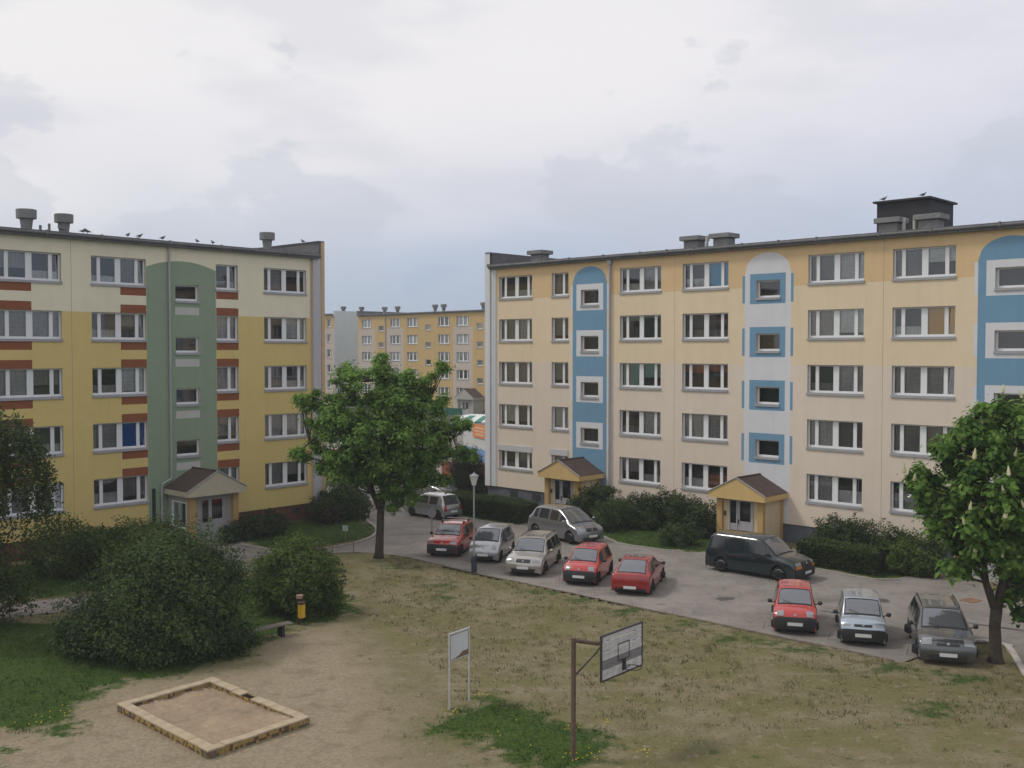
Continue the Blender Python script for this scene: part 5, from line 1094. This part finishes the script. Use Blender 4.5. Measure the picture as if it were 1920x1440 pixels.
    if spec.get('bump') == 'black':
        a = 0; b = min(range(n // 2), key=lambda i: abs(zs[i] - (hz - .2)) + (10 if xs[i] > .2 else 0)); patch_top(a, b, -1, 1, BLKP, 'front_bumper', off=.012)
        a = min(range(n // 2, n), key=lambda i: abs(zs[i] - .56) + (10 if xs[i] < L - .3 else 0)); patch_top(a, n - 1, -1, 1, BLKP, 'rear_bumper', off=.012)
    else:
        b = min(range(n // 2), key=lambda i: abs(zs[i] - .36) + (10 if xs[i] > .2 else 0)); patch_top(0, b, -.7, .7, BLKP, 'lower_grille', off=.012)
        a = min(range(n // 2, n), key=lambda i: abs(zs[i] - .34) + (10 if xs[i] < L - .3 else 0)); patch_top(a, n - 1, -.9, .9, BLKP, 'rear_skirt', off=.012)
    if spec.get('grille'):
        a = min(range(n // 2), key=lambda i: abs(zs[i] - (hz - .17)) + (10 if xs[i] > .2 else 0)); b = min(range(n // 2), key=lambda i: abs(zs[i] - (hz - .05)) + (10 if xs[i] > .2 else 0)); patch_top(a, b, -.42, .42, BLKP, 'grille', off=.013, ni=3)
    for sx, zc in ((1, spec.get('pz', .42)), (-1, spec.get('rpz', .5))):
        px_ = sx * (L / 2 + .022); pl_ = MB().box(min(px_, px_ - sx * .02), max(px_, px_ - sx * .02), -.26, .26, zc - .055, zc + .055, PLATE).build('number_plate', root)
    e = MB().lathe([(.045, 0), (.045, .012)], RIM, 10).build('badge', root); pb = top(min(range(n // 2), key=lambda i: abs(zs[i] - (hz - .08)) + (10 if xs[i] > .2 else 0)), 0); e.location = pb + Vector((.02, 0, 0)); e.rotation_euler = (0, R(80), 0)
    # wheels
    rm = spec.get('rim', RIM)
    for a in ax:
        for s in (-1, 1):
            xw = L / 2 - a; y = s * (hw - .15); w = MB(); k = 20
            t = [(wr * .62, -.085), (wr * .93, -.095), (wr, -.07), (wr, .07), (wr * .93, .095), (wr * .62, .085)]
            ty = MB().lathe(t, TYRE, 22).mesh('wheel', True); o = link('wheel', ty, root, loc=(xw, y, wr)); o.rotation_euler = (R(90), 0, 0)
            rmesh = MB().lathe([(wr * .64, 0), (wr * .60, .012), (wr * .55, -.01), (wr * .2, .0), (wr * .16, .015), (.01, .016)], rm, 18)
            for q in range(6):
                tt = q * math.pi / 3; rmesh.box(wr * .26, wr * .48, -.03, .03, -.004, .004, DARKU, rot=tt, c=(0, 0))
            r_ = link('rim', rmesh.mesh('rim'), o, loc=(0, 0, -s * .082)); r_.rotation_euler = (0 if s < 0 else R(180), 0, 0)
            MB().lathe([(ar - .01, -.11), (ar - .01, .10)], DARKU, 16).build('wheel_well', root).location = (xw, s * (hw - .24), wr); root.children[-1].rotation_euler = (R(90), 0, 0)
    if spec.get('bars'):
        for x in (wt + .35, rr - .45):
            MB().box(L / 2 - x - .02, L / 2 - x + .02, -hw * .72, hw * .72, H + .09, H + .12, spec['bars']).box(L / 2 - x - .04, L / 2 - x + .04, -hw * .74, -hw * .66, H - .06, H + .1, TRIM).box(L / 2 - x - .04, L / 2 - x + .04, hw * .66, hw * .74, H - .06, H + .1, TRIM).build('roof_bar', root)
    if spec.get('rails'):
        for s in (-1, 1): MB().tube([(L / 2 - wt - .2, s * hw * rw * .93, H - .03), (L / 2 - wt - .35, s * hw * rw * .93, H + .045), (L / 2 - rr + .35, s * hw * rw * .93, H + .045), (L / 2 - rr + .15, s * hw * rw * .93, H - .04)], .018, TRIM, 6).build('roof_rail', root)
    if spec.get('sunroof'): i = idx(wt + .35); patch_top(iw + 4, iw + 11, -.6, .6, CGL, 'sunroof', off=.01)
    if spec.get('aerial'): MB().tube([(L / 2 - wt - .2, 0, H), (L / 2 - wt - .75, 0, H + .38)], .006, TRIM, 4).build('aerial', root)
    return root
def ctr(front, head, L): return (front[0] - head[0] * L / 2, front[1] - head[1] * L / 2)
def nrm(a, b): q = math.hypot(a, b); return (a / q, b / q)
mini = dict(L=3.3, W=1.5, H=1.43, belt=.88, hood=.80, cowlz=.93, cowl=.72, wtop=1.28, rroof=2.95, rbelt=3.18, doors=((.98, 1.95), (2.05, 2.85)), wr=.265, bump='black', lines=(.92, 1.98), aerial=True, rim=RIMD, hl=(.56, .92), hlx=.2, axles=(.58, 2.78))
RED = paint('red', (.42, .025, .018)); RED2 = paint('dark_red', (.30, .018, .020)); SIL = paint('silver', (.40, .41, .425), .6); SILG = paint('silver_grey', (.24, .25, .265), .6); CHA = paint('champagne', (.40, .38, .345), .6); LBL = paint('silver_blue', (.36, .42, .47), .6); DG = paint('dark_green', (.006, .018, .022), .2); GRA = paint('graphite', (.10, .105, .11), .6); WHT = paint('white', (.62, .63, .64))
h = nrm(-.25, -.97); sp = dict(L=3.73, W=1.61, H=1.43, belt=.90, hood=.80, cowlz=.94, cowl=.95, wtop=1.55, rroof=3.15, rbelt=3.55, doors=((1.3, 2.2), (2.3, 3.15)), wr=.28, bump='black', lines=(1.2, 2.22), bars=RIM, rim=RIMD, hl=(.55, .95), hlx=.16, axles=(.68, 3.1), roofw=.72)
car('red hatchback with roof bars and black bumpers, first in the row left of the lamp', 'car', ctr((-3.42, 49.7), h, 3.73), h, RED, sp)
h = nrm(-.245, -.97); sp = dict(L=3.5, W=1.5, H=1.5, belt=.93, hood=.80, cowlz=.96, cowl=.62, wtop=1.25, rroof=2.95, rbelt=3.38, doors=((.95, 1.85), (1.95, 2.75)), wr=.265, bump='no', lines=(.9, 1.88), hl=(.6, .9), hlx=.3, axles=(.62, 2.96), grille=False, roofw=.76)
car('pale silver microcar standing right behind the lamp post', 'car', ctr((-1.38, 48.35), h, 3.5), h, SIL, sp)
h = nrm(-.27, -.96); sp = dict(L=4.25, W=1.71, H=1.47, belt=.90, hood=.78, cowlz=.93, cowl=1.12, wtop=1.78, rroof=3.95, rbelt=4.15, doors=((1.55, 2.4), (2.5, 3.2), (3.28, 3.85)), wr=.3, bump='no', lines=(1.45, 2.42, 3.2), grille=True, mirror='body', hl=(.52, .95), axles=(.85, 3.45), rails=True, sunroof=True)
car('champagne silver estate car with roof rails, right of the microcar', 'car', ctr((.46, 45.45), h, 4.25), h, CHA, sp)
h = nrm(-.33, -.94); car('small red car with black bumper facing the field, next to the champagne estate', 'car', ctr((2.82, 43.65), h, 3.3), h, RED, mini)
h = nrm(.31, .95); sp = dict(L=4.0, W=1.64, H=1.34, belt=.86, hood=.74, cowlz=.88, cowl=1.15, wtop=1.75, rroof=2.95, rbelt=3.72, tailz=.90, doors=((1.6, 2.45), (2.55, 3.3)), wr=.29, bump='no', lines=(1.5, 2.55), hl=(.6, .95), axles=(.8, 3.25), tl=(.35, .98), roofw=.70, sunroof=True, rpz=.36)
car('red coupe parked nose-in, showing its sloping rear window and tail', 'car', (4.8 + h[0] * 2.0, 41.9 + h[1] * 2.0), h, RED2, sp)
h = nrm(.6, -.8); sp = dict(L=4.28, W=1.75, H=1.62, belt=1.0, hood=.80, cowlz=.98, cowl=.78, wtop=1.75, rroof=3.6, rbelt=4.15, doors=((1.2, 1.62), (1.7, 2.4), (2.5, 3.3), (3.38, 3.75)), wr=.31, bump='no', lines=(1.6, 2.45), grille=True, mirror='body', hl=(.5, .95), hlx=.36, axles=(.8, 3.56), roofw=.74, scale=1.05)
car('silver grey people carrier standing side-on in the drive in front of the far porch', 'car', (2.85, 55.0), h, SILG, sp)
h = nrm(.73, -.69); sp = dict(L=4.75, W=1.83, H=1.72, belt=1.03, hood=.88, cowlz=1.06, cowl=1.12, wtop=1.85, rroof=4.45, rbelt=4.66, doors=((1.6, 2.5), (2.6, 3.5), (3.6, 4.4)), wr=.32, bump='black', lines=(1.5, 2.55, 3.5), hl=(.52, .95), amber=True, axles=(.95, 3.85), roofw=.80, grille=True)
car('dark green van parked along the hedge before the white-panel porch', 'van', (11.13, 46.25), h, DG, sp, name='parked_van')
h = nrm(-.25, -.97); car('small red car with black bumper standing apart right of the dark green van', 'car', ctr((9.93, 36.0), h, 3.3), h, RED, mini)
h = nrm(-.27, -.96); sp = dict(mini); sp.update(L=3.23, H=1.44, hood=.83, cowlz=.92, belt=.86, hl=(.6, .93), hlx=.1, cowl=.68, wtop=1.15, rroof=2.95, rbelt=3.12, grille=True, roofw=.78)
car('small boxy silver-blue car between the red car and the dark estate', 'car', ctr((11.83, 34.55), h, 3.23), h, LBL, sp)
h = nrm(-.27, -.96); sp = dict(L=4.3, W=1.75, H=1.5, belt=.95, hood=.82, cowlz=.98, cowl=1.1, wtop=1.85, rroof=4.0, rbelt=4.2, doors=((1.6, 2.4), (2.5, 3.2), (3.28, 3.85)), wr=.32, bump='no', lines=(1.5, 2.45, 3.22), grille=True, hl=(.6, .98), hlx=.3, axles=(.88, 3.45), roofw=.72, rails=True, aerial=True)
car('dark graphite estate car at the right end of the row by the chestnut trunk', 'car', ctr((13.75, 32.3), h, 4.3), h, GRA, sp)
h = nrm(-.73, .68); sp = dict(mini); sp.update(L=3.6, W=1.6, H=1.46, rroof=3.2, rbelt=3.48, doors=((1.05, 2.1), (2.2, 3.0)), bump='no', axles=(.66, 3.0), wr=.28, cowl=.85, wtop=1.4)
car('silver hatchback seen from its dark tail beside the clipped hedge', 'car', (-4.75, 62.35), h, SIL, sp)
h = nrm(.75, -.66); sp = dict(L=4.1, W=1.7, H=1.44, belt=.92, hood=.76, cowlz=.93, cowl=1.05, wtop=1.75, rroof=3.2, rbelt=3.75, tailz=.95, doors=((1.5, 2.35), (2.45, 3.15)), wr=.3, bump='no', lines=(1.4, 2.4), axles=(.8, 3.3), hl=(.5, .95))
car('silver car half hidden behind the maple branches near the black conifer', 'car', (-5.6, 70.6), h, SILG, sp)
for lab, p, hd, pt, L_ in (('red car at the far left of the gap beyond the yellow block', (-15.6, 91.0), (1, -.15), RED, 4.2), ('white car on the far car park seen through the maple', (-15.2, 103), (1, .1), WHT, 4.1), ('grey car on the far car park behind the maple crown', (-11.2, 97), (.9, -.4), SILG, 4.1),
                        ('white estate car before the distant grey porch', (-5.0, 138), (-1, .25), WHT, 4.5), ('silver car beside the distant green sign', (-8.6, 134), (-1, .2), SIL, 4.3)):
    s_ = dict(sp); s_['L'] = 4.1; car(lab, 'car', p, nrm(*hd), pt, s_, group='cars beyond the two near blocks')

# ------------------------------------------------------------------ things beyond the gap
def beyond():
    bw = mat('orange_brick_wall', (.26, .085, .04), .9, var=.35, scale=7, bump=.5)
    r = thing('brick_wall', 'low orange brick wall behind the black conifer', 'wall', (-5.4, 79.2, 0), math.atan2(-2.8, 3.6)); MB().box(0, 6, 0, .25, 0, 1.45, bw).build('wall', r); MB().box(-.05, 6.05, -.04, .29, 1.45, 1.53, mat('wall_coping_red', (.18, .07, .05), .85)).build('coping', r)
    wh = plaster('pavilion_white', (.50, .50, .49)); bl = plaster('pavilion_blue', (.15, .27, .47)); og = mat('sign_orange', (.62, .20, .05), .6, var=.06); cr = mat('sign_cream', (.60, .42, .28), .6)
    a = math.atan2(-8.2, 3.2); r = thing('shop_pavilion', 'low white shop pavilion with a blue base band and an orange sign', 'pavilion', (-4.6, 98.0, 0), a)
    MB().box(0, 9, 0, 6, 1.1, 3.0, wh).build('wall', r); MB().box(-.01, 9.01, -.02, 6.01, 0, 1.1, bl).build('blue_base', r); MB().box(-.1, 9.1, -.1, 6.1, 3.0, 3.12, FELT).build('roof', r)
    s = MB().box(3.0, 6.6, -.12, -.04, 2.15, 3.35, og).build('sign', r)
    MB().box(3.5, 6.1, -.13, -.122, 2.95, 3.1, cr).box(3.4, 6.2, -.13, -.122, 2.65, 2.8, cr).box(3.7, 6.0, -.13, -.122, 2.35, 2.5, cr).build('sign_stripes', s)
    gn = mat('awning_green', (.03, .17, .12), .6); w2 = mat('awning_white', (.62, .66, .62), .6)
    r = thing('market_awning', 'green and white striped awning behind the orange sign', 'awning', (-6.3, 112, 0), R(-20))
    for k in range(8): MB().face([(k * .8, 0, 2.4), (k * .8 + .8, 0, 2.4), (k * .8 + .8, 2.6, 2.9), (k * .8, 2.6, 2.9)], gn if k % 2 else w2).box(k * .8, k * .8 + .8, -.02, .0, 2.1, 2.4, gn if k % 2 else w2).build('awning_strip', r)
    for x in (.1, 6.3): MB().tube([(x, .05, 0), (x, .05, 2.4)], .04, GUT, 6).build('post', r)
    MB().box(0, 6.4, 2.6, 5, 0, 2.9, w2).build('stall_wall', r)
    r = thing('street_sign', 'green rectangular sign on a pale post beyond the maple', 'sign', (-6.6, 125, 0)); MB().tube([(0, 0, 0), (0, 0, 3.2)], .07, mat('post_pale_green', (.30, .38, .34), .6), 8).build('post', r)
    MB().box(-1.5, .6, -.09, -.05, 2.3, 3.1, mat('sign_green', (.02, .13, .08), .5)).build('sign_plate', r)
    r = thing('hut', 'small grey-roofed cream hut seen between the maple branches', 'hut', (-12.8, 99, 0), R(10)); MB().box(0, 4, 0, 3, 0, 2.2, wh).build('wall', r); MB().face([(-.2, -.2, 2.2), (4.2, -.2, 2.2), (4.2, 1.5, 3.1), (-.2, 1.5, 3.1)], FELT).face([(-.2, 1.5, 3.1), (4.2, 1.5, 3.1), (4.2, 3.2, 2.2), (-.2, 3.2, 2.2)], FELT).build('roof', r)
beyond()

# ------------------------------------------------------------------ air
hz = bpy.data.materials.new('air_haze'); hz.use_nodes = True; _n = hz.node_tree.nodes; _n.clear()
_o = _n.new('ShaderNodeOutputMaterial'); _v = _n.new('ShaderNodeVolumePrincipled'); _v.inputs['Color'].default_value = (.86, .90, .96, 1); _v.inputs['Density'].default_value = .0006; hz.node_tree.links.new(_v.outputs[0], _o.inputs['Volume'])
MB().box(-150, 150, -20, 330, -1.2, 21, hz).build('haze', kind='stuff')
